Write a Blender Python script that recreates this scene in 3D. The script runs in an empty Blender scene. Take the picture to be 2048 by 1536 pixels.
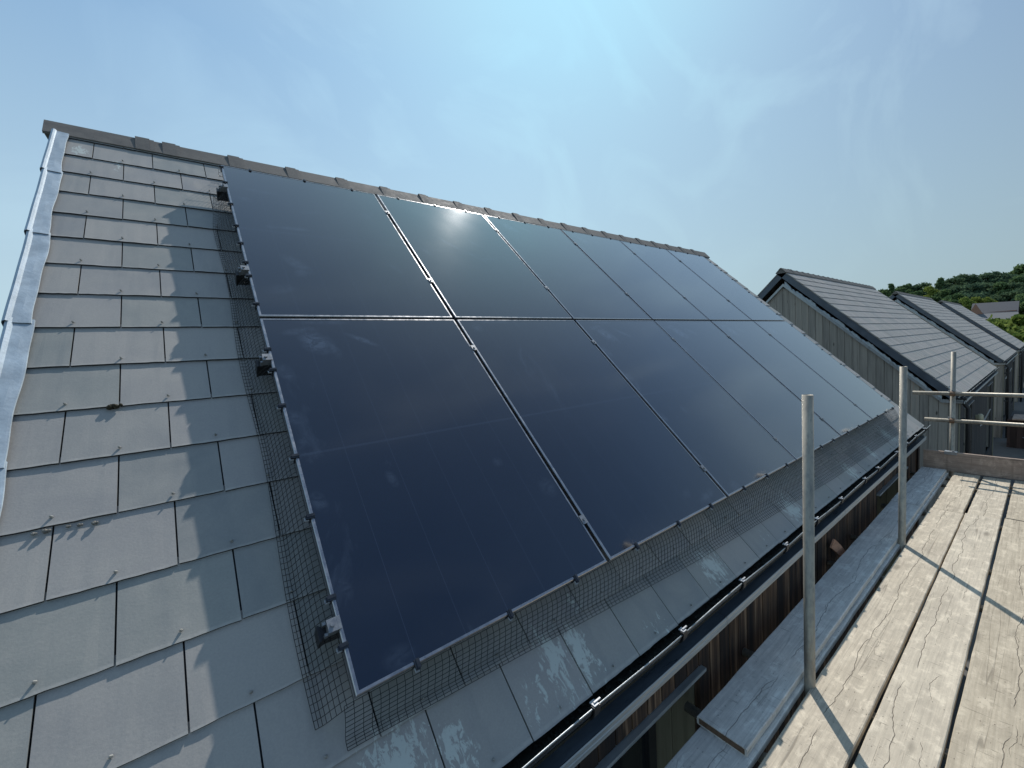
import bpy, math, random
from mathutils import Vector, Matrix
random.seed(7)
SC = bpy.context.scene
COL = SC.collection
# ------------------------------------------------------------------ camera
R3 = ((0.790679, -0.60942, -0.058598), (-0.090009, -0.021039, -0.995719), (0.605578, 0.792569, -0.071489))
CAM = Vector((-0.274796, -1.190391, 0.962012))
FPX, CX, CY = 827.08, 1024.0, 768.0
cd = bpy.data.cameras.new('camera'); cam = bpy.data.objects.new('camera', cd); COL.objects.link(cam)
rx, dy, fz = [Vector(r).normalized() for r in R3]
cam.matrix_world = Matrix(((rx.x, -dy.x, -fz.x, CAM.x), (rx.y, -dy.y, -fz.y, CAM.y), (rx.z, -dy.z, -fz.z, CAM.z), (0, 0, 0, 1)))
cd.sensor_width = 36.0; cd.lens = 14.5385; cd.clip_start = 0.05; cd.clip_end = 5000
SC.camera = cam
# ------------------------------------------------------------------ light
SUN_EL, SUN_AZ = math.radians(47.8), math.radians(40.5)      # azimuth from +X towards +Y
SKY_STRENGTH, SUN_STRENGTH, EXPOSURE = 0.15, 2.6, 0.52
to_sun = Vector((math.cos(SUN_AZ) * math.cos(SUN_EL), math.sin(SUN_AZ) * math.cos(SUN_EL), math.sin(SUN_EL)))
sd = bpy.data.lights.new('sun', 'SUN'); so = bpy.data.objects.new('sun', sd); COL.objects.link(so)
so.rotation_euler = (-to_sun).to_track_quat('-Z', 'Y').to_euler(); so.location = to_sun * 50
sd.energy = SUN_STRENGTH; sd.angle = math.radians(0.55); sd.color = (1.0, 0.96, 0.91)
W = bpy.data.worlds.new('World'); SC.world = W; W.use_nodes = True
wn, wl = W.node_tree.nodes, W.node_tree.links
wn.clear()
wo = wn.new('ShaderNodeOutputWorld'); bg = wn.new('ShaderNodeBackground'); sky = wn.new('ShaderNodeTexSky')
sky.sky_type = 'NISHITA'; sky.sun_disc = False; sky.sun_elevation = SUN_EL; sky.sun_rotation = math.pi / 2 - SUN_AZ
sky.altitude = 50; sky.air_density = 1.0; sky.dust_density = 1.2; sky.ozone_density = 2.0
tc = wn.new('ShaderNodeTexCoord'); mp = wn.new('ShaderNodeMapping'); mp.inputs['Rotation'].default_value = (0.3, 0.2, 0.9); mp.inputs['Scale'].default_value = (1.0, 3.2, 2.2)
cn = wn.new('ShaderNodeTexNoise'); cn.inputs['Scale'].default_value = 1.7; cn.inputs['Detail'].default_value = 7; cn.inputs['Roughness'].default_value = 0.55; cn.inputs['Distortion'].default_value = 0.9
cr = wn.new('ShaderNodeMapRange'); cr.inputs['From Min'].default_value = 0.50; cr.inputs['From Max'].default_value = 0.80; cr.inputs['To Max'].default_value = 0.55
mx = wn.new('ShaderNodeMix'); mx.data_type = 'RGBA'; mx.blend_type = 'MIX'
br = wn.new('ShaderNodeMix'); br.data_type = 'RGBA'; br.blend_type = 'MULTIPLY'; br.inputs[0].default_value = 1.0; br.inputs[7].default_value = (2.6, 2.0, 1.6, 1)
wl.new(tc.outputs['Generated'], mp.inputs['Vector']); wl.new(mp.outputs[0], cn.inputs['Vector']); wl.new(cn.outputs['Fac'], cr.inputs['Value'])
wl.new(sky.outputs[0], br.inputs[6]); wl.new(sky.outputs[0], mx.inputs[6]); wl.new(br.outputs[2], mx.inputs[7]); wl.new(cr.outputs[0], mx.inputs[0])
veil = wn.new('ShaderNodeMix'); veil.data_type = 'RGBA'; veil.blend_type = 'MIX'; veil.inputs[0].default_value = 0.22; veil.inputs[7].default_value = (2.6, 3.5, 4.5, 1)
nv = tc.outputs['Generated']
def w_dot(v):
    a = wn.new('ShaderNodeVectorMath'); a.operation = 'DOT_PRODUCT'; wl.new(nv, a.inputs[0]); a.inputs[1].default_value = v; return a.outputs['Value']
def w_rng(v, a, b, c, d):
    r = wn.new('ShaderNodeMapRange'); wl.new(v, r.inputs['Value'])
    for k_, x_ in (('From Min', a), ('From Max', b), ('To Min', c), ('To Max', d)): r.inputs[k_].default_value = x_
    return r.outputs[0]
side = w_dot((-0.62, 0.78, 0.0)); up_ = w_dot((0, 0, 1))              # thin cloud thickens to the left of the ridge, low haze all round
wl.new(mx.outputs[2], veil.inputs[6]); wl.new(w_rng(side, -0.5, 0.95, 0.04, 0.40), veil.inputs[0])
sp_ = wn.new('ShaderNodeSeparateXYZ'); cb_ = wn.new('ShaderNodeCombineXYZ'); dm = wn.new('ShaderNodeVectorMath'); dm.operation = 'MULTIPLY'; dm.inputs[1].default_value = (0.80, 0.91, 0.96); wl.new(veil.outputs[2], dm.inputs[0]); d2 = wn.new('ShaderNodeVectorMath'); d2.operation = 'SCALE'; wl.new(dm.outputs[0], d2.inputs[0]); wl.new(w_rng(side, -0.62, 0.35, 0.56, 0.90), d2.inputs['Scale']); wl.new(d2.outputs[0], sp_.inputs[0])
for k_, lim in enumerate((2.3, 4.3, 5.6)):                          # bright air round the sun rolls off softly
    q_ = wn.new('ShaderNodeMath'); q_.operation = 'DIVIDE'; q_.inputs[1].default_value = lim; wl.new(sp_.outputs[k_], q_.inputs[0])
    a_ = wn.new('ShaderNodeMath'); a_.operation = 'POWER'; a_.inputs[1].default_value = 2.0; wl.new(q_.outputs[0], a_.inputs[0])
    b_ = wn.new('ShaderNodeMath'); b_.operation = 'ADD'; b_.inputs[1].default_value = 1.0; wl.new(a_.outputs[0], b_.inputs[0])
    c_ = wn.new('ShaderNodeMath'); c_.operation = 'POWER'; c_.inputs[1].default_value = 0.5; wl.new(b_.outputs[0], c_.inputs[0])
    d_ = wn.new('ShaderNodeMath'); d_.operation = 'DIVIDE'; wl.new(sp_.outputs[k_], d_.inputs[0]); wl.new(c_.outputs[0], d_.inputs[1]); wl.new(d_.outputs[0], cb_.inputs[k_])
lowh = wn.new('ShaderNodeMix'); lowh.data_type = 'RGBA'; lowh.inputs[7].default_value = (2.35, 3.05, 3.4, 1)
hg = wn.new('ShaderNodeVectorMath'); hg.operation = 'SCALE'; hg.inputs[0].default_value = (2.55, 3.25, 3.55); wl.new(w_rng(side, -0.62, 0.2, 0.66, 1.0), hg.inputs['Scale']); wl.new(hg.outputs[0], lowh.inputs[7])
wl.new(cb_.outputs[0], lowh.inputs[6]); wl.new(w_rng(up_, 0.0, 0.55, 0.95, 0.0), lowh.inputs[0]); wl.new(lowh.outputs[2], bg.inputs['Color']); bg.inputs['Strength'].default_value = SKY_STRENGTH; wl.new(bg.outputs[0], wo.inputs['Surface'])
vs = SC.view_settings; vs.view_transform = 'Standard'; vs.look = 'None'; vs.exposure = EXPOSURE; vs.gamma = 1.0

# ------------------------------------------------------------------ geometry helpers
PITCH = math.radians(44.663)
CP, SP = math.cos(PITCH), math.sin(PITCH)
def S(x, v, d): return (x, v * CP - d * SP, v * SP + d * CP)          # roof plane -> world
RIDGE_Y, RIDGE_Z = 2.90, 2.69
GROUND = -3.3
def ray(px, py, X):                                                   # point of the view ray through a photo pixel at distance X
    q = Vector(((px - CX) / FPX, (py - CY) / FPX, 1.0))
    w = rx * q.x + dy * q.y + fz * q.z
    return CAM + w * ((X - CAM.x) / w.x)

class MB:
    def __init__(s): s.v = []; s.f = []; s.a = []
    def add(s, vs, fs, at=None):
        b = len(s.v); s.v += [tuple(p) for p in vs]; s.f += [tuple(i + b for i in f) for f in fs]
        s.a += (at if at else [(0, 0, 0)] * len(vs)); return s
    def box(s, lo, hi, at=None, fn=None):
        x0, y0, z0 = lo; x1, y1, z1 = hi
        vs = [(x0, y0, z0), (x1, y0, z0), (x1, y1, z0), (x0, y1, z0), (x0, y0, z1), (x1, y0, z1), (x1, y1, z1), (x0, y1, z1)]
        if fn: vs = [fn(*p) for p in vs]
        return s.add(vs, [(0, 3, 2, 1), (4, 5, 6, 7), (0, 1, 5, 4), (1, 2, 6, 5), (2, 3, 7, 6), (3, 0, 4, 7)], [at] * 8 if at else None)
    def cbox(s, lo, hi, c, fn=None):                                  # box with chamfered long edges: octagon swept along x
        x0, y0, z0 = lo; x1, y1, z1 = hi
        pr = [(y0 + c, z0), (y1 - c, z0), (y1, z0 + c), (y1, z1 - c), (y1 - c, z1), (y0 + c, z1), (y0, z1 - c), (y0, z0 + c)]
        return s.prism(pr, x0, x1, fn)
    def prism(s, prof, x0, x1, fn=None, at=None):                     # closed (y,z) profile swept in x
        n = len(prof); vs = [(x0, y, z) for y, z in prof] + [(x1, y, z) for y, z in prof]
        if fn: vs = [fn(*p) for p in vs]
        fs = [(i, (i + 1) % n, n + (i + 1) % n, n + i) for i in range(n)] + [tuple(range(n))[::-1], tuple(range(n, 2 * n))]
        return s.add(vs, fs, [at] * (2 * n) if at else None)
    def path(s, pts, r, n=8, caps=True, at=None):                     # tube along a polyline
        pts = [Vector(p) for p in pts]; k = len(pts); vs = []
        rr = r if isinstance(r, (list, tuple)) else [r] * k
        for i, p in enumerate(pts):
            t = (pts[min(i + 1, k - 1)] - pts[max(i - 1, 0)]).normalized()
            a = t.cross(Vector((0, 0, 1)) if abs(t.z) < 0.9 else Vector((1, 0, 0))).normalized(); b = t.cross(a)
            for j in range(n):
                w = 2 * math.pi * j / n; vs.append(p + (a * math.cos(w) + b * math.sin(w)) * rr[i])
        fs = [(i * n + j, i * n + (j + 1) % n, (i + 1) * n + (j + 1) % n, (i + 1) * n + j) for i in range(k - 1) for j in range(n)]
        if caps: fs += [tuple(range(n)), tuple((k - 1) * n + j for j in range(n))[::-1]]
        return s.add(vs, fs, [at] * len(vs) if at else None)
    def hollow(s, p0, p1, r, t=0.004, n=24):                          # scaffold tube, open ends
        p0, p1 = Vector(p0), Vector(p1); d = (p1 - p0).normalized()
        a = d.cross(Vector((0, 0, 1)) if abs(d.z) < 0.9 else Vector((1, 0, 0))).normalized(); b = d.cross(a); vs = []
        for p, q in ((p0, r), (p1, r), (p1, r - t), (p0, r - t)):
            for j in range(n):
                w = 2 * math.pi * j / n; vs.append(p + (a * math.cos(w) + b * math.sin(w)) * q)
        fs = [(m * n + j, m * n + (j + 1) % n, ((m + 1) % 4) * n + (j + 1) % n, ((m + 1) % 4) * n + j) for m in range(4) for j in range(n)]
        return s.add(vs, fs)
    def build(s, name, m, parent=None, smooth=False, world=True):
        o_ = parent.location if (parent and world) else Vector((0, 0, 0))
        q = parent
        me = bpy.data.meshes.new(name)
        org = Vector((0, 0, 0))
        if parent and world:
            inv = world_of(parent).inverted(); vs = [inv @ Vector(p) for p in s.v]
        else: vs = s.v
        me.from_pydata([tuple(p) for p in vs], [], s.f); me.validate()
        if any(a != (0, 0, 0) for a in s.a[:2000]) and len(me.vertices) == len(s.a):
            at = me.attributes.new('tag', 'FLOAT_VECTOR', 'POINT'); at.data.foreach_set('vector', [c for a in s.a for c in a])
        import bmesh
        bm = bmesh.new(); bm.from_mesh(me); bmesh.ops.recalc_face_normals(bm, faces=bm.faces); bm.to_mesh(me); bm.free()
        if smooth: me.polygons.foreach_set('use_smooth', [True] * len(me.polygons))
        me.materials.append(m)
        ob = bpy.data.objects.new(name, me); COL.objects.link(ob)
        if parent: ob.parent = parent
        return ob
def world_of(o):
    m = Matrix.LocRotScale(o.location, o.rotation_euler, o.scale)
    return world_of(o.parent) @ m if o.parent else m
def tag(o, label=None, cat=None, group=None, kind=None):
    if label: o['label'] = label
    if cat: o['category'] = cat
    if group: o['group'] = group
    if kind: o['kind'] = kind
    return o
def thing(name, label, cat, loc=(0, 0, 0), rot=(0, 0, 0), group=None):
    o = bpy.data.objects.new(name, None); COL.objects.link(o); o.empty_display_size = 0.1
    o.location = loc; o.rotation_euler = rot
    return tag(o, label, cat, group)
def copy_tree(o, parent=None):
    c = o.copy(); COL.objects.link(c)
    if parent: c.parent = parent
    for ch in list(o.children): copy_tree(ch, c)
    return c
def roofthing(name, label, cat, x, v, d, group=None):                 # an Empty lying in the roof plane
    return thing(name, label, cat, S(x, v, d), (PITCH, 0, 0), group)

# ------------------------------------------------------------------ material helpers
class M:
    def __init__(s, name):
        s.m = bpy.data.materials.new(name); s.m.use_nodes = True; s.n = s.m.node_tree.nodes; s.l = s.m.node_tree.links
        s.p = s.n['Principled BSDF']; s.out = s.n['Material Output']
    def put(s, sock, val):
        if hasattr(val, 'is_output') or isinstance(val, bpy.types.NodeSocket): s.l.new(val, sock)
        else: sock.default_value = val
    def set(s, **k):
        for a, b in k.items(): s.put(s.p.inputs[a.replace('_', ' ')], b)
        return s
    def coord(s, kind='Object', scale=(1, 1, 1), rnd=False, rot=(0, 0, 0)):
        t = s.n.new('ShaderNodeTexCoord'); v = t.outputs[kind]
        if rnd:
            oi = s.n.new('ShaderNodeObjectInfo'); a = s.n.new('ShaderNodeVectorMath'); a.operation = 'MULTIPLY_ADD'
            s.l.new(oi.outputs['Random'], a.inputs[0]); a.inputs[1].default_value = (37.0, 53.0, 71.0); s.l.new(v, a.inputs[2]); v = a.outputs[0]
        return s.map(v, scale, rot)
    def map(s, v, scale, rot=(0, 0, 0), loc=(0, 0, 0)):
        mp = s.n.new('ShaderNodeMapping'); mp.inputs['Scale'].default_value = scale; mp.inputs['Rotation'].default_value = rot; mp.inputs['Location'].default_value = loc
        s.l.new(v, mp.inputs['Vector']); return mp.outputs[0]
    def attr(s, name='tag'):
        a = s.n.new('ShaderNodeAttribute'); a.attribute_name = name; return a.outputs['Vector']
    def sep(s, v):
        a = s.n.new('ShaderNodeSeparateXYZ'); s.l.new(v, a.inputs[0]); return a.outputs
    def comb(s, x, y, z=0.0):
        a = s.n.new('ShaderNodeCombineXYZ'); s.put(a.inputs[0], x); s.put(a.inputs[1], y); s.put(a.inputs[2], z); return a.outputs[0]
    def noise(s, v, scale=5, detail=4, rough=0.55, dist=0.0):
        a = s.n.new('ShaderNodeTexNoise'); s.put(a.inputs['Vector'], v); a.inputs['Scale'].default_value = scale; a.inputs['Detail'].default_value = detail
        a.inputs['Roughness'].default_value = rough; a.inputs['Distortion'].default_value = dist; return a.outputs['Fac']
    def vor(s, v, scale=5, feat='F1', rnd=1.0):
        a = s.n.new('ShaderNodeTexVoronoi'); a.feature = feat; s.put(a.inputs['Vector'], v); a.inputs['Scale'].default_value = scale; a.inputs['Randomness'].default_value = rnd; return a.outputs['Distance']
    def rng(s, v, a, b, c=0.0, d=1.0):
        r = s.n.new('ShaderNodeMapRange'); s.put(r.inputs['Value'], v); r.inputs['From Min'].default_value = a; r.inputs['From Max'].default_value = b
        r.inputs['To Min'].default_value = c; r.inputs['To Max'].default_value = d; return r.outputs[0]
    def math(s, op, a, b=0.0, c=0.0):
        r = s.n.new('ShaderNodeMath'); r.operation = op; s.put(r.inputs[0], a); s.put(r.inputs[1], b); s.put(r.inputs[2], c); return r.outputs[0]
    def mix(s, f, a, b, mode='MIX'):
        r = s.n.new('ShaderNodeMix'); r.data_type = 'RGBA'; r.blend_type = mode; s.put(r.inputs[0], f)
        for k, c in ((6, a), (7, b)): s.put(r.inputs[k], (*c, 1) if isinstance(c, tuple) and len(c) == 3 else c)
        return r.outputs[2]
    def ramp(s, v, stops):
        r = s.n.new('ShaderNodeValToRGB'); s.put(r.inputs[0], v); e = r.color_ramp.elements
        while len(e) < len(stops): e.new(0.5)
        for k, (p, c) in enumerate(stops): e[k].position = p; e[k].color = (*c, 1)
        return r.outputs[0]
    def bump(s, h, strength=0.3, dist=0.01):
        b = s.n.new('ShaderNodeBump'); s.put(b.inputs['Height'], h); b.inputs['Strength'].default_value = strength; b.inputs['Distance'].default_value = dist
        s.l.new(b.outputs[0], s.p.inputs['Normal']); return s

def mat_slate(name, base, lich=(), streak=False):
    m = M(name); t = m.attr('tag'); x, v, r = m.sep(t)[0:3]
    big = m.noise(m.comb(x, v, m.math('MULTIPLY', r, 40.0)), 5.0, 5, 0.6, 0.4)
    fine = m.noise(m.comb(x, v, r), 160.0, 3, 0.6)
    stn = m.noise(m.map(m.comb(x, v, r), (9.0, 1.6, 3.0)), 1.0, 4, 0.6, 0.3)
    c = m.ramp(r, [(0.0, (base[0] * 0.80, base[1] * 0.83, base[2] * 0.84)), (0.3, (base[0] * 0.93, base[1] * 0.96, base[2] * 0.92)), (0.6, (base[0] * 1.05, base[1] * 1.02, base[2] * 1.02)), (1.0, (base[0] * 1.2, base[1] * 1.15, base[2] * 1.1))])
    c = m.mix(m.rng(big, 0.35, 0.7, 0.0, 0.5), c, (base[0] * 1.35, base[1] * 1.3, base[2] * 1.22))
    c = m.mix(m.rng(stn, 0.5, 0.75, 0.0, 0.35), c, (base[0] * 0.6, base[1] * 0.66, base[2] * 0.72))
    c = m.mix(m.rng(fine, 0.3, 0.7, 0.0, 0.22), c, (base[0] * 0.6, base[1] * 0.6, base[2] * 0.6))
    tl = m.math('FRACT', m.math('DIVIDE', m.math('ADD', v, 10 * 0.2425 - 0.14 + 0.002), 0.2425)); tn = m.noise(m.map(m.comb(x, v, r), (30.0, 30.0, 1.0)), 1.0, 4, 0.6)
    c = m.mix(m.math('MULTIPLY', m.rng(tl, 0.03, 0.055, 0.45, 0.0), m.rng(tn, 0.3, 0.6, 0.2, 1.0)), c, (base[0] * 1.55, base[1] * 1.5, base[2] * 1.42))
    if streak:
        st = m.noise(m.map(m.comb(x, v, 0.0), (30.0, 1.2, 1.0)), 1.0, 4, 0.7)
        c = m.mix(m.rng(st, 0.42, 0.62, 0.0, 0.75), c, (base[0] * 0.5, base[1] * 0.48, base[2] * 0.46))
    if lich:                                                          # bird lime and lichen, each at its own spot
        tot = None
        for (lx, lv, sx, sv, amp) in lich:
            a = m.math('MULTIPLY', m.math('SUBTRACT', x, lx), 1.0 / sx); b = m.math('MULTIPLY', m.math('SUBTRACT', v, lv), 1.0 / sv)
            d = m.math('SQRT', m.math('ADD', m.math('MULTIPLY', a, a), m.math('MULTIPLY', b, b)))
            g = m.rng(d, 0.0, 1.0, amp, 0.0)
            tot = g if tot is None else m.math('MAXIMUM', tot, g)
        nn = m.noise(m.map(m.comb(x, v, 0.3), (46.0, 20.0, 1.0)), 1.0, 6, 0.72, 0.6)
        k = m.rng(m.math('ADD', nn, m.math('MULTIPLY', tot, 0.30)), 0.67, 0.71, 0.0, 1.0)
        k = m.math('MULTIPLY', k, m.rng(tot, 0.02, 0.2, 0.0, 0.85))
        c = m.mix(k, c, (0.58, 0.62, 0.57))
    c = m.mix(m.rng(r, 1.2, 1.3), c, (base[0] * 0.16, base[1] * 0.16, base[2] * 0.17))  # tail faces, marked by a high tag, have their shade painted in near-black
    m.set(Base_Color=c, Roughness=m.rng(big, 0.3, 0.7, 0.46, 0.66)); m.p.inputs['Specular IOR Level'].default_value = 0.4
    m.bump(m.math('ADD', m.math('MULTIPLY', fine, 0.4), m.math('MULTIPLY', big, 1.4)), 0.25, 0.004)
    return m.m

def mat_glass(spots=(), nm='panel_glass'):
    m = M(nm); ob = m.coord('Object'); px, py, pz = m.sep(ob)[0:3]
    c0 = m.coord('Object', (1, 1, 1), True)
    hz = m.noise(c0, 2.2, 4, 0.6, 0.6)
    def line(co, period, width, off=0.0):
        f = m.math('FRACT', m.math('DIVIDE', m.math('ADD', co, off), period)); d = m.math('ABSOLUTE', m.math('SUBTRACT', f, 0.5))
        return m.rng(d, 0.5 - width / period, 0.5 - width / period * 0.5, 0.0, 1.0)
    ln = line(px, 0.1845, 0.0011, -0.004)
    mid = m.rng(m.math('ABSOLUTE', m.math('SUBTRACT', py, 0.8615)), 0.004, 0.007, 1.0, 0.0)
    cells = m.math('MAXIMUM', m.math('MULTIPLY', ln, 0.55), m.math('MULTIPLY', mid, 0.30))
    col = m.mix(m.math('MULTIPLY', cells, 0.6), (0.0015, 0.005, 0.018), (0.06, 0.085, 0.14))
    # hand smears and dust, in patches of their own
    s1 = m.noise(m.map(c0, (5.0, 2.0, 1.0), (0, 0, 0.5)), 1.0, 6, 0.68, 1.6)
    patch = m.noise(c0, 1.6, 2, 0.5)
    edge = m.math('MAXIMUM', m.rng(py, 1.5, 1.74, 0.0, 0.09), m.math('MAXIMUM', m.rng(px, 0.0, 0.16, 0.08, 0.0), m.rng(py, 0.0, 0.1, 0.06, 0.0)))
    k = m.rng(m.math('ADD', m.math('ADD', s1, m.math('MULTIPLY', m.math('SUBTRACT', patch, 0.5), 0.42)), edge), 0.66, 0.80, 0.0, 1.0)
    sc = m.noise(m.map(c0, (3.0, 34.0, 1.0), (0, 0, 0.9)), 1.0, 3, 0.5, 0.8)
    k2 = m.math('MULTIPLY', m.rng(sc, 0.70, 0.76, 0.0, 0.5), m.rng(patch, 0.45, 0.6, 0.0, 1.0))
    sp = m.vor(c0, 26.0); k3 = m.math('MULTIPLY', m.rng(sp, 0.05, 0.09, 0.5, 0.0), m.rng(patch, 0.5, 0.62, 0.0, 1.0))
    smear = m.math('MINIMUM', m.math('MAXIMUM', m.math('MAXIMUM', k, k2), k3), 1.0)
    if spots:                                                         # wiped hand marks where they are
        tot = None
        for (sx, sy, a, b, ang, amp) in spots:
            ca, sa = math.cos(ang), math.sin(ang)
            dx, dy_ = m.math('SUBTRACT', px, sx), m.math('SUBTRACT', py, sy)
            u_ = m.math('ADD', m.math('MULTIPLY', dx, ca / a), m.math('MULTIPLY', dy_, sa / a)); v_ = m.math('ADD', m.math('MULTIPLY', dx, -sa / b), m.math('MULTIPLY', dy_, ca / b))
            d_ = m.math('SQRT', m.math('ADD', m.math('MULTIPLY', u_, u_), m.math('MULTIPLY', v_, v_))); g_ = m.rng(d_, 0.35, 1.1, amp, 0.0)
            tot = g_ if tot is None else m.math('MAXIMUM', tot, g_)
        fn_ = m.noise(m.map(ob, (18.0, 30.0, 1.0), (0, 0, 0.4)), 1.0, 5, 0.65, 1.2)
        smear = m.math('MINIMUM', m.math('MAXIMUM', m.math('MULTIPLY', smear, 0.35), m.math('MULTIPLY', tot, m.rng(fn_, 0.36, 0.58, 0.12, 1.0))), 1.0)
    dust = m.rng(hz, 0.3, 0.7, 0.0, 0.015)
    col = m.mix(m.math('ADD', m.math('MULTIPLY', smear, 0.22), dust), col, (0.22, 0.29, 0.40))
    m.set(Base_Color=col, Roughness=m.rng(hz, 0.3, 0.7, 0.07, 0.09))
    m.p.inputs['Specular IOR Level'].default_value = 0.35; m.p.inputs['IOR'].default_value = 1.5; m.p.inputs['Coat Weight'].default_value = 1.0; m.p.inputs['Coat IOR'].default_value = 1.75; m.p.inputs['Coat Roughness'].default_value = 0.07
    gr = m.noise(m.coord('Object', (1, 1, 1)), 420.0, 2, 0.5)
    m.bump(gr, 0.07, 0.001)
    return m.m

def mat_simple(name, col, rough=0.5, metal=0.0, var=0.25, scale=12.0, stretch=(1, 1, 1), bump=0.15, spec=0.5, rnd=True):
    m = M(name); c = m.coord('Object', stretch, rnd); n1 = m.noise(c, scale, 5, 0.6, 0.3); n2 = m.noise(c, scale * 9, 3, 0.6)
    lo, hi = tuple(a * (1 - var) for a in col), tuple(min(1, a * (1 + var)) for a in col)
    cc = m.mix(m.rng(n1, 0.3, 0.7), lo, hi); cc = m.mix(m.rng(n2, 0.35, 0.7, 0.0, var), cc, tuple(a * 0.55 for a in col))
    m.set(Base_Color=cc, Roughness=m.rng(n1, 0.3, 0.7, max(0.02, rough - 0.1), min(1, rough + 0.1)), Metallic=metal)
    m.p.inputs['Specular IOR Level'].default_value = spec
    if bump: m.bump(n2, bump, 0.003)
    return m.m

def mat_board(name, a, b, dark, rnd=True):                            # sawn, weathered scaffold board; grain along local x
    m = M(name); c = m.coord('Object', (1, 1, 1), rnd); blot = m.noise(m.map(c, (11.0, 17.0, 9.0)), 1.0, 5, 0.7, 0.3)
    warp = m.noise(m.map(c, (1.3, 5.0, 5.0)), 1.0, 3, 0.5)
    g = m.noise(m.map(c, (2.2, 75.0, 60.0)), 1.0, 5, 0.65, 0.5); g2 = m.noise(m.map(c, (7.0, 190.0, 120.0)), 1.0, 3, 0.6)
    col = m.mix(m.rng(warp, 0.3, 0.7), a, b)
    col = m.mix(m.rng(g, 0.42, 0.68, 0.0, 0.7), col, tuple(k * 0.62 for k in b))
    col = m.mix(m.rng(g2, 0.5, 0.75, 0.0, 0.4), col, tuple(k * 0.5 for k in b))
    col = m.mix(m.rng(blot, 0.48, 0.68, 0.0, 0.45), col, tuple(k * 0.6 for k in b)); col = m.mix(m.rng(blot, 0.36, 0.46, 0.6, 0.0), col, tuple(min(1, k * 1.25) for k in a))
    stain = m.noise(m.map(c, (3.0, 4.5, 3.0)), 1.0, 5, 0.65, 0.4); col = m.mix(m.rng(stain, 0.52, 0.75, 0.0, 0.5), col, dark)
    cr1 = m.noise(m.map(c, (0.22, 7.5, 3.0)), 1.0, 3, 0.5, 0.0)        # long fine cracks along the grain
    crk = m.math('MULTIPLY', m.rng(m.math('ABSOLUTE', m.math('SUBTRACT', cr1, 0.53)), 0.0016, 0.005, 0.9, 0.0), m.rng(stain, 0.42, 0.55, 0.0, 1.0))
    sw = m.noise(m.map(c, (85.0, 13.0, 4.0), (0, 0, 0.2)), 1.0, 2, 0.5, 0.0)   # short nicks across the grain
    sw2 = m.noise(m.map(c, (110.0, 7.0, 4.0), (0, 0, -0.12), (3, 5, 1)), 1.0, 2, 0.5, 0.0)
    scf = m.math('MAXIMUM', m.rng(sw, 0.66, 0.76, 0.0, 0.6), m.rng(sw2, 0.68, 0.78, 0.0, 0.55))
    sp = m.vor(m.map(c, (30.0, 60.0, 30.0)), 1.0); spk = m.math('MULTIPLY', m.rng(sp, 0.08, 0.18, 0.75, 0.0), m.rng(g, 0.48, 0.58, 0.0, 1.0))
    kn = m.vor(m.map(c, (1.5, 5.0, 4.0)), 1.0); knot = m.rng(kn, 0.05, 0.12, 0.55, 0.0)
    po = m.sep(m.coord('Object')); oq = m.n.new('ShaderNodeObjectInfo'); rr_ = oq.outputs['Random']
    def seam(seed, amp, off, w0, w1, lo):                             # one long split that wanders along the board
        xs_ = m.math('ADD', m.math('MULTIPLY', po[0], 1.0), m.math('MULTIPLY', rr_, 61.0 + seed))
        f = m.math('ADD', m.math('MULTIPLY', m.math('SUBTRACT', m.noise(m.comb(m.math('MULTIPLY', xs_, 1.3), seed), 1.0, 5, 0.55), 0.5), amp), m.math('MULTIPLY', m.math('SUBTRACT', m.math('FRACT', m.math('MULTIPLY', rr_, 13.0 + seed)), 0.5), off))
        return m.math('MULTIPLY', m.rng(m.math('ABSOLUTE', m.math('SUBTRACT', po[1], f)), w0, w1, 1.0, 0.0), m.rng(m.noise(m.comb(m.math('MULTIPLY', xs_, 2.3), seed + 4.0), 1.0, 3, 0.6), lo, lo + 0.06, 0.0, 1.0))
    xc = m.math('ADD', m.math('MULTIPLY', po[0], 2.6), m.math('MULTIPLY', po[1], 0.25)); cut = m.rng(m.vor(m.comb(m.math('ADD', xc, m.math('MULTIPLY', rr_, 40.0)), 0.0), 1.0), 0.003, 0.009, 0.85, 0.0)
    cut = m.math('MULTIPLY', cut, m.rng(m.noise(m.comb(m.math('MULTIPLY', po[0], 3.0), m.math('MULTIPLY', po[1], 9.0), rr_), 1.0, 2, 0.5), 0.46, 0.52, 0.0, 1.0))
    splits = m.math('MAXIMUM', m.math('MAXIMUM', seam(3.0, 0.22, 0.10, 0.0007, 0.0022, 0.40), seam(9.0, 0.30, 0.14, 0.0005, 0.0016, 0.52)), cut)
    crk = m.math('MAXIMUM', m.math('MULTIPLY', crk, 0.5), splits)
    mk = m.math('MULTIPLY', m.math('MAXIMUM', m.math('MAXIMUM', crk, scf), m.math('MAXIMUM', spk, knot)), 0.8)
    oi = m.n.new('ShaderNodeObjectInfo'); col = m.mix(m.rng(oi.outputs['Random'], 0.0, 0.5, 0.34, 0.0), col, tuple(k * 0.8 for k in b)); col = m.mix(m.rng(oi.outputs['Random'], 0.5, 1.0, 0.0, 0.35), col, (a[0] * 1.08, a[1] * 1.12, a[2] * 1.22))
    col = m.mix(mk, col, tuple(k * 0.35 for k in dark))
    m.set(Base_Color=col, Roughness=0.86); m.p.inputs['Specular IOR Level'].default_value = 0.25
    h = m.math('SUBTRACT', m.math('ADD', m.math('MULTIPLY', g, 0.6), m.math('MULTIPLY', g2, 0.5)), m.math('MULTIPLY', mk, 0.9))
    m.bump(h, 0.5, 0.004)
    return m.m

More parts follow.
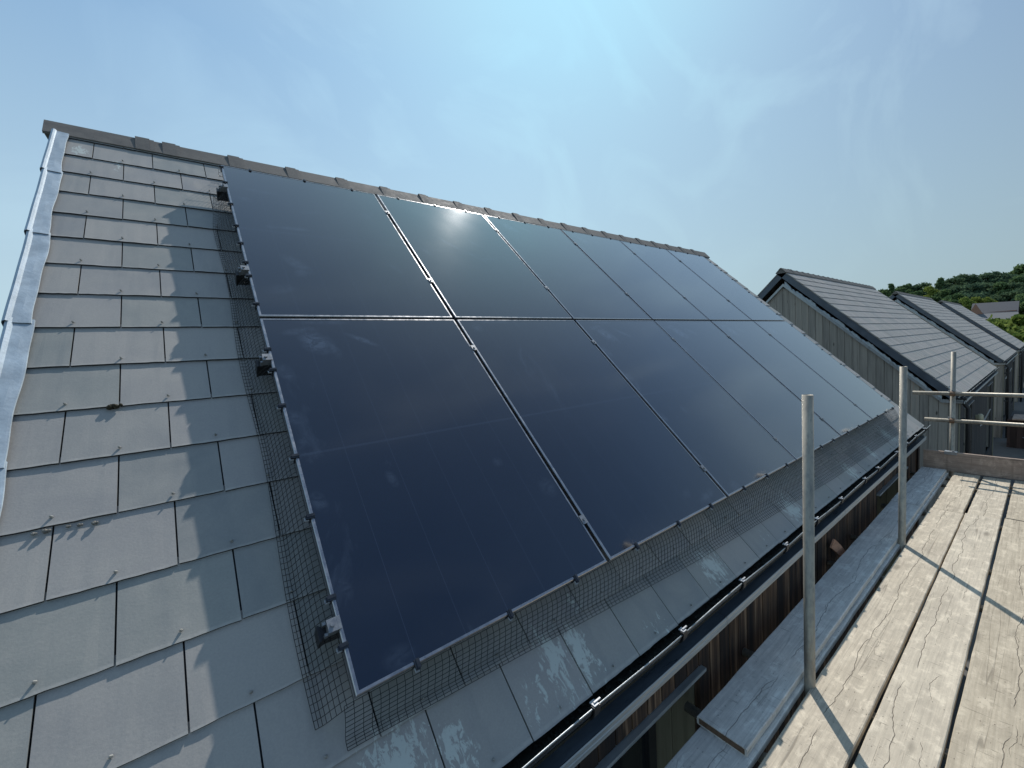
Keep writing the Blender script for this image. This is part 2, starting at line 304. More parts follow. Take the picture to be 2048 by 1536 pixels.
def mat_clad(name, stops, scale_z=1.3):                               # vertical boards: colour runs along z, each board its own tint (tag.x)
    m = M(name); t = m.attr('tag'); r = m.sep(t)[0]; c = m.coord('Object')
    cc = m.sep(c); co = m.comb(m.math('ADD', cc[0], m.math('MULTIPLY', r, 31.0)), cc[1], m.math('ADD', cc[2], m.math('MULTIPLY', r, 17.0)))
    a = m.noise(m.map(co, (26.0, 26.0, scale_z)), 1.0, 5, 0.62, 0.4); b = m.noise(m.map(co, (120.0, 120.0, 3.0)), 1.0, 3, 0.6)
    f = m.math('ADD', m.math('MULTIPLY', a, 0.75), m.math('ADD', m.math('MULTIPLY', r, 0.22), m.math('MULTIPLY', b, 0.18)))
    col = m.ramp(f, stops)
    kn = m.vor(m.map(co, (7.0, 7.0, 2.2)), 1.0); col = m.mix(m.rng(kn, 0.05, 0.13, 0.8, 0.0), col, (0.02, 0.015, 0.012))
    m.set(Base_Color=col, Roughness=0.8); m.p.inputs['Specular IOR Level'].default_value = 0.3
    m.bump(m.math('ADD', a, b), 0.35, 0.004)
    return m.m

def mat_tube():
    m = M('galvanised_tube'); c = m.coord('Object', (1, 1, 1), True)
    a = m.noise(m.map(c, (9.0, 9.0, 2.2)), 1.0, 5, 0.65, 0.4); b = m.noise(m.map(c, (60.0, 60.0, 24.0)), 1.0, 3, 0.6); r = m.noise(m.map(c, (14.0, 14.0, 3.4), (0, 0, 0), (4, 7, 2)), 1.0, 5, 0.7)
    col = m.mix(m.rng(a, 0.3, 0.7), (0.30, 0.27, 0.22), (0.52, 0.47, 0.38)); col = m.mix(m.rng(b, 0.45, 0.7, 0.0, 0.5), col, (0.16, 0.17, 0.17))
    col = m.mix(m.rng(r, 0.58, 0.72, 0.0, 0.6), col, (0.22, 0.15, 0.10))
    sp = m.noise(m.map(c, (40.0, 40.0, 22.0), (0, 0, 0), (3, 1, 9)), 1.0, 4, 0.6); col = m.mix(m.rng(sp, 0.70, 0.74, 0.0, 0.8), col, (0.62, 0.62, 0.58))
    m.set(Base_Color=col, Roughness=m.rng(a, 0.3, 0.7, 0.42, 0.6), Metallic=0.45); m.bump(b, 0.2, 0.002)
    return m.m

def mat_leaf(name, c1, c2):
    m = M(name); r = m.sep(m.attr('tag'))[0]; oi = m.n.new('ShaderNodeObjectInfo')
    col = m.mix(r, c1, c2); col = m.mix(m.rng(oi.outputs['Random'], 0, 1, 0.0, 0.35), col, (c2[0] * 1.1, c2[1] * 0.95, c2[2] * 0.7))
    d = m.n.new('ShaderNodeBsdfDiffuse'); tr = m.n.new('ShaderNodeBsdfTranslucent'); ms = m.n.new('ShaderNodeMixShader'); ms.inputs[0].default_value = 0.35
    m.l.new(col, d.inputs[0]); m.l.new(col, tr.inputs[0]); m.l.new(d.outputs[0], ms.inputs[1]); m.l.new(tr.outputs[0], ms.inputs[2]); m.l.new(ms.outputs[0], m.out.inputs['Surface'])
    return m.m

LICH = [(0.10, -0.20, 0.17, 0.20, 1.0), (0.27, -0.25, 0.10, 0.16, 0.9), (0.60, -0.27, 0.12, 0.14, 0.55), (0.74, -0.18, 0.10, 0.22, 1.0), (0.86, -0.22, 0.11, 0.22, 1.0), (0.95, -0.05, 0.07, 0.09, 0.7),
        (1.90, -0.24, 0.17, 0.17, 0.95), (3.06, -0.24, 0.20, 0.20, 1.0), (4.42, -0.25, 0.18, 0.18, 0.95), (5.22, -0.22, 0.18, 0.18, 0.9), (6.10, -0.18, 0.25, 0.2, 1.0),
        (-0.73, 3.62, 0.07, 0.14, 1.0), (-0.55, 3.5, 0.04, 0.2, 0.6), (1.3, -0.3, 0.12, 0.1, 0.45), (2.5, -0.3, 0.16, 0.1, 0.4)]
MT = dict(
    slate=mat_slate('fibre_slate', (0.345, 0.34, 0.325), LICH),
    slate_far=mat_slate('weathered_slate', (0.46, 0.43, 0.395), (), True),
    glass=mat_glass(),
    frame=mat_simple('panel_frame_metal', (0.40, 0.40, 0.41), 0.30, 0.9, 0.10, 30, bump=0.05),
    alu=mat_simple('clamp_aluminium', (0.30, 0.31, 0.32), 0.45, 0.7, 0.12, 40, bump=0.1),
    black=mat_simple('black_plastic', (0.018, 0.018, 0.02), 0.45, 0.0, 0.3, 20, bump=0.1),
    wire=mat_simple('black_wire', (0.012, 0.013, 0.015), 0.42, 0.0, 0.3, 20, bump=0),
    clip=mat_simple('clip_plastic', (0.03, 0.035, 0.045), 0.3, 0.0, 0.3, 20, bump=0),
    clip_tab=mat_simple('clip_tab_plastic', (0.42, 0.44, 0.46), 0.4, 0.0, 0.2, 20, bump=0),
    tube=mat_tube(),
    board=mat_board('scaffold_board', (0.66, 0.57, 0.43), (0.52, 0.44, 0.325), (0.19, 0.155, 0.12)),
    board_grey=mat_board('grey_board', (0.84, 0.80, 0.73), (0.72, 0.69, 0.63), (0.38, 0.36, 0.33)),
    board_toe=mat_board('toe_board', (0.50, 0.38, 0.30), (0.40, 0.30, 0.24), (0.11, 0.08, 0.065)),
    clad=mat_clad('dark_cladding', [(0.36, (0.010, 0.010, 0.012)), (0.54, (0.030, 0.021, 0.018)), (0.66, (0.10, 0.060, 0.038)), (0.78, (0.25, 0.165, 0.105)), (0.92, (0.44, 0.36, 0.27))]),
    store=mat_clad('brown_store_boards', [(0.3, (0.020, 0.014, 0.012)), (0.6, (0.050, 0.031, 0.026)), (0.9, (0.09, 0.06, 0.05))]),
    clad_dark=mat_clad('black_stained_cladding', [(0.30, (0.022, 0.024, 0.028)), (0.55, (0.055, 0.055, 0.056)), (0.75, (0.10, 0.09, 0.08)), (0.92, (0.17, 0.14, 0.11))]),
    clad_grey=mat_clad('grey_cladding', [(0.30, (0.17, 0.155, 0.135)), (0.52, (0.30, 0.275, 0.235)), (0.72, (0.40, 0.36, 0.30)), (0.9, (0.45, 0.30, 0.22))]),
    lead=mat_simple('lead_sheet', (0.46, 0.54, 0.60), 0.55, 0.15, 0.22, 9, (1, 1, 1), 0.25),
    zinc=mat_simple('grey_flashing', (0.10, 0.125, 0.15), 0.34, 0.35, 0.2, 6, (0.6, 3, 3), 0.12),
    zinc_lip=mat_simple('flashing_lip', (0.40, 0.43, 0.44), 0.4, 0.5, 0.2, 9, (0.4, 4, 4), 0.15),
    barge=mat_simple('slate_blue_verge_trim', (0.085, 0.105, 0.13), 0.42, 0.1, 0.2, 6, bump=0.1),
    gutter=mat_simple('gutter_metal', (0.05, 0.052, 0.055), 0.28, 0.5, 0.25, 16, (0.5, 2, 2), 0.1),
    ridge=mat_simple('ridge_tile', (0.165, 0.152, 0.135), 0.75, 0.0, 0.25, 14, bump=0.4),
    moss=mat_simple('moss', (0.05, 0.042, 0.022), 0.95, 0.0, 0.5, 60, bump=0.8),
    debris=mat_simple('gutter_debris', (0.016, 0.018, 0.012), 0.95, 0.0, 0.6, 50, bump=0.8),
    grit=mat_simple('lichen_lump', (0.26, 0.25, 0.22), 0.9, 0.0, 0.3, 60, bump=0.6),
    rust=mat_simple('rusty_coupler', (0.22, 0.14, 0.09), 0.6, 0.5, 0.4, 40, bump=0.4),
    offcut=mat_board('orange_offcut', (0.60, 0.33, 0.21), (0.50, 0.26, 0.16), (0.14, 0.08, 0.05)),
    window=mat_simple('window_glass', (0.02, 0.024, 0.028), 0.06, 0.0, 0.2, 3, bump=0),
    winframe=mat_simple('window_frame', (0.035, 0.037, 0.04), 0.4, 0.0, 0.2, 20, bump=0.05),
    white=mat_simple('white_plastic', (0.62, 0.63, 0.62), 0.4, 0.0, 0.1, 20, bump=0.05),
    cream=mat_simple('cream_plastic', (0.60, 0.54, 0.36), 0.45, 0.0, 0.1, 20, bump=0.05),
    post=mat_clad('pale_post', [(0.3, (0.17, 0.155, 0.11)), (0.6, (0.27, 0.25, 0.18)), (0.9, (0.34, 0.31, 0.24))]),
    brick=mat_simple('brick', (0.36, 0.19, 0.13), 0.9, 0.0, 0.25, 8, bump=0.2),
    farroof=mat_simple('far_roof', (0.055, 0.06, 0.072), 0.7, 0.0, 0.2, 3, (1, 4, 1), 0.2),
    farroof2=mat_simple('far_roof_pale', (0.12, 0.125, 0.13), 0.75, 0.0, 0.2, 3, (1, 4, 1), 0.2),
    leaf_dark=mat_leaf('leaf_dark', (0.045, 0.085, 0.062), (0.135, 0.205, 0.12)),  # greens lifted and shifted bluish: distance haze put into the leaf colour
    leaf_mid=mat_leaf('leaf_mid', (0.065, 0.125, 0.065), (0.18, 0.26, 0.115)),
    leaf_pale=mat_leaf('leaf_pale', (0.08, 0.14, 0.03), (0.26, 0.32, 0.09)),
    bark=mat_simple('bark', (0.09, 0.07, 0.055), 0.9, 0.0, 0.3, 20, (1, 1, 0.3), 0.5),
    grass=mat_simple('grass_ground', (0.055, 0.075, 0.03), 0.95, 0.0, 0.4, 0.4, bump=0.3, rnd=False),
    paving=mat_simple('paving', (0.11, 0.105, 0.095), 0.85, 0.0, 0.25, 3, bump=0.2, rnd=False),
    terracotta=mat_simple('plant_pot', (0.09, 0.075, 0.07), 0.7, 0.0, 0.2, 20, bump=0.2),
    red=mat_simple('red_petals', (0.45, 0.04, 0.03), 0.6, 0.0, 0.3, 40, bump=0.2),
)

# ------------------------------------------------------------------ ground
def hill(x, y):
    t = max(0.0, min(1.0, (x - 120) / 150)); t = t * t * (3 - 2 * t)
    s = max(0.0, min(1.0, (x - 240) / 400))
    return GROUND + 0.2 + t * 12.5 + s * 4 if x > 100 else GROUND
mb = MB(); xs = [-1500, -400, -60, -15, 0, 15, 30, 50, 80, 100] + [110 + 12 * i for i in range(24)] + [450, 700, 1500, 3000]
ys = [-3000, -900, -300, -120, -60, -30, -10, 0, 10, 30, 60, 120, 300, 900, 3000]
for x in xs:
    for y in ys: mb.v.append((x, y, hill(x, y) - (0 if x < 100 else 0.1 * math.sin(y * 0.07)))); mb.a.append((0, 0, 0))
for i in range(len(xs) - 1):
    for j in range(len(ys) - 1): a = i * len(ys) + j; mb.f.append((a, a + 1, a + len(ys) + 1, a + len(ys)))
tag(mb.build('ground', MT['grass']), kind='structure')
tag(MB().box((-9, -60, GROUND - 0.1), (62, 22, GROUND + 0.006)).build('path', MT['paving']), kind='structure')

# ------------------------------------------------------------------ houses
SD = -0.14                       # height of the slate tails below the panel plane
GAUGE, SW = 0.2425, 0.298
HL = 8.46                        # roof length
EAVE_V = -0.352
VR = RIDGE_Y / CP + SD * SP / CP # v where the slate plane meets the ridge line
def slates(x0, rows, jit, detail):
    mb = MB(); rnd = random.Random(3)
    for j in range(-2, rows):
        vt = EAVE_V if j == -2 else 0.14 + GAUGE * j
        vh = 0.14 + GAUGE * (j + 1) + 0.03
        vh = min(vh, VR - 0.01)
        if vt > VR - 0.06: break
        off = -0.67 if j % 2 == 0 else -0.521
        k0 = int(math.floor((x0 - off) / SW)) - 1
        for k in range(k0, k0 + 40):
            gp = 0.0025 if detail else 0.004; a, b = off + k * SW + gp, off + (k + 1) * SW - gp
            a, b = max(a, x0), min(b, x0 + HL)
            if b - a < 0.02: continue
            r = rnd.random(); n = 9 if detail else 1
            la, lb = rnd.uniform(-1, 1) * jit, rnd.uniform(-1, 1) * jit; dv = rnd.uniform(-1, 1) * jit * 1.2
            th = 0.0085 if detail else 0.018; drop = 0.0085 * (vh - vt) / GAUGE
            vs = []; at = []
            for i in range(n + 1):
                t = i / n; x = a + (b - a) * t; l = SD + la + (lb - la) * t + (rnd.uniform(-1, 1) * jit * 0.35 if detail else 0)
                w = vt + dv + (rnd.uniform(-1, 1) * 0.0012 if detail else 0)
                vs += [S(x, w, l), S(x, vh, SD - drop), S(x, w, l - th), S(x, vh, SD - drop - th)]; at += [(x, w, r), (x, vh, r)] * 2
            fs = []
            for i in range(n):
                p, q = 4 * i, 4 * i + 4
                fs += [(p, q, q + 1, p + 1), (p + 2, p + 3, q + 3, q + 2)]
            fs += [(0, 1, 3, 2), (4 * n, 4 * n + 2, 4 * n + 3, 4 * n + 1)]
            mb.add(vs, fs, at)
            tv = [vs[4 * i] for i in range(n + 1)] + [vs[4 * i + 2] for i in range(n + 1)]; mb.add(tv, [(i, i + n + 1, i + n + 2, i + 1) for i in range(n)], [(1.0, 0.05, 1.6)] * (2 * n + 2))  # tail face, tagged so the slate colour paints its shade
            if detail and b - a > 0.2 and x0 < 0:                    # copper disc rivet near the tail
                cx_ = (a + b) / 2 + rnd.uniform(-0.004, 0.004); cv = vt + 0.03
                ring = [S(cx_ + 0.005 * math.cos(w), cv + 0.005 * math.sin(w), SD + 0.001) for w in (0, 1.05, 2.09, 3.14, 4.19, 5.24)]
                tip = [S(cx_ + 0.0022 * math.cos(w) - 0.003, cv + 0.0022 * math.sin(w), SD + 0.011) for w in (0, 1.05, 2.09, 3.14, 4.19, 5.24)]
                mb.add(ring + tip, [(i, (i + 1) % 6, 6 + (i + 1) % 6, 6 + i) for i in range(6)] + [tuple(range(6, 12))], [(cx_, cv, 0.2)] * 12)
    return mb
def mirror(fn):                                                       # back slope
    def g(x, v, d): p = fn(x, v, d); return (p[0], 2 * RIDGE_Y - p[1], p[2])
    return g
OPEN = [(1.06, 2.52, -0.735, -2.75), (6.14, 7.5, -0.74, -2.75)]      # front wall openings (from house start)

def cladding(mb, a0, a1, zb, zt, pos, w, gap, thick, rnd):           # vertical boards along an axis; pos(a, depth, z) -> world; zt(a) is the top line
    a = a0
    while a < a1 - 0.01:
        b = min(a + w, a1); r = rnd.random(); o = rnd.uniform(0, 0.003)
        lo, hi = a + gap / 2, b - gap / 2
        pts = [pos(lo, o, zb), pos(hi, o, zb), pos(hi, o, zt(hi)), pos(lo, o, zt(lo))]; bk = [pos(lo, o - thick, zb), pos(hi, o - thick, zb), pos(hi, o - thick, zt(hi)), pos(lo, o - thick, zt(lo))]
        mb.add(pts + bk, [(0, 1, 2, 3), (4, 7, 6, 5), (0, 4, 5, 1), (1, 5, 6, 2), (2, 6, 7, 3), (3, 7, 4, 0)], [(r + 0.001, 0, 0)] * 8)
        a = b
WALL_Y = -0.105
def gable_top(y):                                                    # top line of the gable cladding
    yy = y if y <= RIDGE_Y else 2 * RIDGE_Y - y
    return max(-0.50, (yy - 0.157 + 0.30) * SP / CP - 0.352 - 0.31 - 0.10)

def build_house(ox, label, own):
    rnd = random.Random(int(ox * 10) + 5)
    x0 = ox; x1 = ox + HL; wx0, wx1 = x0 + 0.14, x1 - 0.14
    H = thing('slate_roofed_house', label, 'house', (x0, 0, GROUND), (0, 0, 0), 'row of timber-clad houses')
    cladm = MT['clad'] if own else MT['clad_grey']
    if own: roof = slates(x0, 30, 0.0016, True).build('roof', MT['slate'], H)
    else:
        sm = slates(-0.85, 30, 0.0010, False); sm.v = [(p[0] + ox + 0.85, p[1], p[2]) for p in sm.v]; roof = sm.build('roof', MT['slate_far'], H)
    tag(roof, 'slope of grey rectangular slates laid in half bond')
    # deck under the slates, and the far slope
    dk = MB(); dk.box((x0 + 0.03, EAVE_V + 0.05, -0.26), (x1 - 0.03, VR - 0.1, -0.168), fn=S)
    dk.build('roof_deck', MT['winframe'], H)
    bs = MB()
    for j in range(-2, 16):
        vt = 0.14 + GAUGE * j; vh = min(vt + GAUGE + 0.01, VR); bs.box((x0, vt, SD - 0.02), (x1, vh, SD - 0.008 if False else SD - 0.006), at=(j * 0.37 % 1, vt, 0.5), fn=mirror(S))
    bs.build('back_slope', MT['slate_far'], H)
    # ridge tiles, one every 0.415 m, each with a raised collar at its near end
    rd = MB(); prof = lambda t: [(RIDGE_Y - 0.112 - t * .3, RIDGE_Z - 0.118 - t * .2), (RIDGE_Y - 0.012, RIDGE_Z - 0.004 + t), (RIDGE_Y + 0.012, RIDGE_Z - 0.004 + t), (RIDGE_Y + 0.112 + t * .3, RIDGE_Z - 0.118 - t * .2), (RIDGE_Y + 0.104, RIDGE_Z - 0.132), (RIDGE_Y, RIDGE_Z - 0.03), (RIDGE_Y - 0.104, RIDGE_Z - 0.132)]
    js = [-0.06, 0.395, 0.545] + [0.95 + 0.4155 * i for i in range(19)]
    js = [j for j in js if j < HL - 0.1] + [HL + 0.05]
    for i in range(len(js) - 1):
        a, b = x0 + js[i], x0 + js[i + 1]; dz = rnd.uniform(-0.002, 0.002)
        rd.prism([(y, z + dz) for y, z in prof(0)], a + 0.003, b - 0.001)
        if i > 0:
            rd.prism([(y, z + dz) for y, z in prof(0.012)], a - 0.004, a + 0.075)
            rd.prism([(y, z + dz) for y, z in prof(0.006)], a + 0.0755, a + 0.10)
    for a, b in ((x0 - 0.05, x0 + 0.2), (x1 - 0.2, x1 + 0.04)): rd.prism([(RIDGE_Y - 0.101, RIDGE_Z - 0.133), (RIDGE_Y + 0.101, RIDGE_Z - 0.133), (RIDGE_Y, RIDGE_Z - 0.034)], a, b)
    rt = rd.build('ridge_tiles', MT['ridge'], H)
    # verge trims
    for xa, xb in ((x0 + 0.012, x0 + 0.045), (x1 - 0.045, x1 - 0.012)):
        for fn in (S, mirror(S)):
            t = MB(); t.box((xa, EAVE_V + 0.01, SD - 0.155), (xb, VR - 0.004, SD - 0.0165), fn=fn); t.build('bargeboard', MT['barge'], H)
    # gable walls with flashing under the verge
    zt = gable_top
    for side, wx in ((-1, wx0), (1, wx1)):
        g = MB(); pos = lambda a, dep, z, wx=wx, side=side: (wx + side * dep, a, z)
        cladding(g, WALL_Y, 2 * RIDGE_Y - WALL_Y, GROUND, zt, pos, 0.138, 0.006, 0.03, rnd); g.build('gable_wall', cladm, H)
        fl = MB(); pts = [(-0.19, -0.485), (0.10, -0.485)]
        y_ = 0.10
        ys_ = [0.10, RIDGE_Y - 0.02]
        for fnm in (lambda y: y, lambda y: 2 * RIDGE_Y - y):
            xs_ = sorted((wx + side * 0.004, wx + side * 0.055))
            seg = [(-0.17, -0.505), (0.115, -0.505), (RIDGE_Y, zt(RIDGE_Y) + 0.0)]
            for (ya, za), (yb, zb_) in zip(seg[:-1], seg[1:]):
                vs = []
                for xx in xs_:
                    vs += [(xx, fnm(ya), za), (xx, fnm(yb), zb_), (xx, fnm(yb), zb_ + 0.07), (xx, fnm(ya), za + 0.07)]
                fl.add(vs, [(0, 1, 2, 3), (4, 7, 6, 5), (0, 4, 5, 1), (1, 5, 6, 2), (2, 6, 7, 3), (3, 7, 4, 0)])
        f_ = fl.build('gable_flashing', MT['zinc_lip'], H)
        if not own and side < 0:                                     # ragged lead dressed up behind the trim
            lg = MB(); n = 70
            for i in range(n):
                a, b = 0.12 + (RIDGE_Y - 0.15) * i / n, 0.12 + (RIDGE_Y - 0.15) * (i + 1) / n
                h0, h1 = [0.045 + 0.03 * math.sin(q * 6.3) * math.sin(q * 17.0) + 0.012 * math.sin(q * 71) for q in (a, b)]
                vs = []
                for xx in (wx - 0.045, wx - 0.03):
                    vs += [(xx, a, zt(a) + 0.07), (xx, b, zt(b) + 0.07), (xx + 0.012, b, zt(b) + 0.085 + h1), (xx + 0.012, a, zt(a) + 0.085 + h0)]
                lg.add(vs, [(0, 1, 2, 3), (4, 7, 6, 5), (2, 6, 7, 3)])
            lg.build('lead_apron', MT['zinc_lip'], H)
    # core that closes the roof space
    cr_ = MB(); cr_.prism([(0.05, -0.6), (0.05, -0.55), (RIDGE_Y, RIDGE_Z - 0.62), (2 * RIDGE_Y - 0.05, -0.55), (2 * RIDGE_Y - 0.05, -0.6)], wx0 + 0.06, wx1 - 0.06); cr_.build('roof_core', MT['winframe'], H)
    # front wall with openings
    fw = MB(); edges = [wx0 - x0] + [e for o in OPEN for e in o[:2]] + [wx1 - x0]
    for i in range(0, len(edges), 2):
        cladding(fw, x0 + edges[i], x0 + edges[i + 1], GROUND, lambda a: -0.485, lambda a, dep, z: (a, WALL_Y - dep, z), 0.112, 0.0075, 0.03, rnd)
    for (a, b, zt_, zb_) in OPEN:
        cladding(fw, x0 + a, x0 + b, zt_ + 0.022, lambda q: -0.485, lambda q, dep, z: (q, WALL_Y - dep, z), 0.112, 0.0075, 0.03, rnd)
        cladding(fw, x0 + a, x0 + b, GROUND, lambda q, z=zb_: z, lambda q, dep, z: (q, WALL_Y - dep, z), 0.112, 0.0075, 0.03, rnd)
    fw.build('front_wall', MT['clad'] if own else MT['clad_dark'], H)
    bw = MB(); bw.box((wx0, 2 * RIDGE_Y - WALL_Y - 0.03, GROUND), (wx1, 2 * RIDGE_Y - WALL_Y, -0.5)); bw.build('back_wall', cladm, H)
    for (a, b, zt_, zb_) in OPEN:
        D = 0.32
        for xx, sg in ((x0 + a, 1), (x0 + b, -1)):                   # reveals lined with boards
            rv = MB()
            cladding(rv, WALL_Y + 0.031, WALL_Y + D, zb_, lambda q, z=zt_: z, lambda q, dep, z, xx=xx, sg=sg: (xx + sg * (dep - 0.004), q, z), 0.14, 0.005, 0.02, rnd)
            w_ = rv.build('window_reveal', MT['post'] if own else MT['clad_grey'], H)
        win = MB(); y0 = WALL_Y + D - 0.06
        for lo, hi in (((x0 + a + .02, zb_), (x0 + a + 0.09, zt_)), ((x0 + b - 0.09, zb_), (x0 + b - .02, zt_)), ((x0 + a + 0.0905, zt_ - 0.07), (x0 + b - 0.0905, zt_)), ((x0 + a + 0.0905, zb_), (x0 + b - 0.0905, zb_ + 0.07)), ((x0 + (a + b) / 2 - 0.04, zb_ + 0.0705), (x0 + (a + b) / 2 + 0.04, zt_ - 0.0705))):
            win.box((lo[0], y0, lo[1]), (hi[0], y0 + 0.06, hi[1]))
        wo_ = win.build('window', MT['winframe'], H)
        MB().box((x0 + a + 0.05, y0 + 0.025, zb_ + 0.03), (x0 + b - 0.05, y0 + 0.035, zt_ - 0.03)).build('pane', MT['window'], wo_)
        MB().box((x0 + a - 0.02, WALL_Y - 0.03, zt_), (x0 + b + 0.02, WALL_Y + 0.03, zt_ + 0.018)).build('window_head_flashing', MT['zinc_lip'], H)
    # corner posts
    for a in (wx0, wx1 - 0.10):
        MB().box((a, WALL_Y - 0.022, GROUND), (a + 0.10, WALL_Y - 0.0045, -0.486), at=(0.5, 0, 0)).build('corner_post', MT['post'] if not own else cladm, H)
    # sloping ledge under the gutter, dressed in sections
    lx0, lx1 = x0 + 0.05, x1 - 0.14
    top, lip = MB(), MB(); cuts = [lx0] + [c for c in (x0 + 0.62, x0 + 2.66, x0 + 4.7, x0 + 6.74)] + [lx1]
    for a, b in zip(cuts[:-1], cuts[1:]):
        o = rnd.uniform(0, 0.002)
        top.prism([(-0.183, -0.470 + o), (0.02, -0.440 + o), (0.02, -0.445 + o), (-0.183, -0.475 + o)], a, b - 0.004)
        lip.prism([(-0.184, -0.4745 + o), (-0.187, -0.470 + o), (-0.1905, -0.474 + o), (-0.1905, -0.489), (-0.187, -0.492), (-0.1905, -0.496), (-0.1905, -0.512), (-0.186, -0.512), (-0.183, -0.478 + o)], a, b - 0.004)
    MB().box((lx0 + 0.1, -0.181, -0.5), (lx1 - 0.0, WALL_Y - 0.001, -0.4855)).build('soffit', MT['barge'], H)
    lt = top.build('eaves_ledge', MT['zinc'], H); lip.build('ledge_lip', MT['zinc_lip'], lt)  # sky light caught by the vertical lip is put into its paler colour
    # half-round gutter
    gy, gz, gr = -0.150, -0.350, 0.050
    g = MB(); n = 14; pro = [(gy + gr * math.cos(math.pi + math.pi * i / n), gz + gr * math.sin(math.pi + math.pi * i / n)) for i in range(n + 1)]
    pro += [(gy + (gr - 0.0035) * math.cos(2 * math.pi - math.pi * i / n), gz + (gr - 0.0035) * math.sin(2 * math.pi - math.pi * i / n)) for i in range(n + 1)]
    N = 16; gx = [x0 - 0.05 + (HL + 0.13) * i / N for i in range(N + 1)]
    for a, b in zip(gx[:-1], gx[1:]):
        q = len(pro); vs = []
        for xx in (a, b):
            sag = 0.004 * math.sin((xx - x0) * 5.2) if own else 0
            vs += [(xx, y, z + sag) for y, z in pro]
        g.add(vs, [(i, (i + 1) % q, q + (i + 1) % q, q + i) for i in range(q)])
    G = g.build('gutter', MT['gutter'], H, True)
    lp = MB(); lp.path([(xx, gy - gr + 0.001, gz + 0.003 + (0.004 * math.sin((xx - x0) * 5.2) if own else 0)) for xx in [x0 - 0.05 + (HL + 0.13) * i / 64 for i in range(65)]], 0.0030, 8); lp.build('gutter_lip', MT['zinc_lip'], G, True)  # sunlit rim of the dark gutter, its gleam painted as a pale lip
    bxs = [0.78, 1.38, 1.98, 2.58, 3.15, 3.71, 4.40, 4.86, 5.66, 6.2, 6.72, 7.3] if own else [ox + 0.4 + 0.7 * i for i in range(12)]
    for bx in [0.18] + bxs if own else bxs:
        b_ = MB(); rr = gr + 0.003; k = 12
        for i in range(k):
            w0, w1 = math.pi + math.pi * i / k, math.pi + math.pi * (i + 1) / k
            vs = []
            for xx in (bx - 0.016, bx + 0.016):
                for w, q in ((w0, rr), (w1, rr), (w1, rr + 0.006), (w0, rr + 0.006)): vs.append((xx, gy + q * math.cos(w), gz + q * math.sin(w)))
            b_.add(vs, [(0, 1, 2, 3), (4, 7, 6, 5), (2, 6, 7, 3), (0, 4, 5, 1)])
        b_.box((bx - 0.016, gy - rr - 0.006, gz - 0.002), (bx + 0.016, gy - rr + 0.012, gz + 0.014))
        bb = b_.build('gutter_bracket', MT['black'], G)
        if own: MB().box((bx - 0.012, gy - rr - 0.004, gz + 0.0145), (bx + 0.012, gy - rr + 0.022, gz + 0.0185)).box((bx - 0.004, gy - rr + 0.004, gz + 0.019), (bx + 0.03, gy - rr + 0.010, gz + 0.024)).build('bracket_clip', MT['clip_tab'], G)
    if own:
        db = MB(); r2 = random.Random(2)
        for i in range(1500):
            xx = r2.uniform(x0, x1); yy = r2.uniform(gy - 0.03, gy + 0.03); s = r2.uniform(0.004, 0.012); zz = gz - 0.032 + r2.uniform(-0.004, 0.014)
            a = r2.uniform(0, 6.3); u1 = Vector((math.cos(a), math.sin(a), r2.uniform(-.5, .5))) * s; u2 = Vector((-math.sin(a), math.cos(a), r2.uniform(-.8, .8))) * s * 0.6; c = Vector((xx, yy, zz))
            db.add([c - u1, c + u2, c + u1, c - u2], [(0, 1, 2, 3)])
        db.box((x0, gy - 0.036, gz - 0.0465), (x1, gy + 0.036, gz - 0.036)); db.build('gutter_debris', MT['debris'], G)
    # rainwater pipe at the front corner
    if not own:
        for px_ in (x0 + 0.20, ):
            dp = MB(); dp.path([(px_, gy, gz - 0.05), (px_, gy, gz - 0.12), (px_, WALL_Y - 0.13, -0.62), (px_, WALL_Y - 0.13, GROUND)], 0.036, 12); dp.box((px_ - 0.06, gy - 0.06, gz - 0.10), (px_ + 0.06, gy + 0.06, gz - 0.04))
            dpo = dp.build('downpipe', MT['black'], H, True)
            for zz in (-0.85, -1.9): MB().box((px_ - 0.05, WALL_Y - 0.172, zz), (px_ + 0.05, WALL_Y - 0.03, zz + 0.04)).build('pipe_bracket', MT['black'], dpo)
    return H

X_OWN = -0.85
HO = build_house(X_OWN, 'slate roof house in the foreground carrying the black solar panels', True)
build_house(X_OWN + 12.25, 'grey timber clad house with slate roof directly beyond the panels', False)
build_house(X_OWN + 24.5, 'slate roof house second in the row behind the solar panel house', False)
build_house(X_OWN + 36.3, 'slate roof house farthest visible in the straight row, dark verge trim', False)

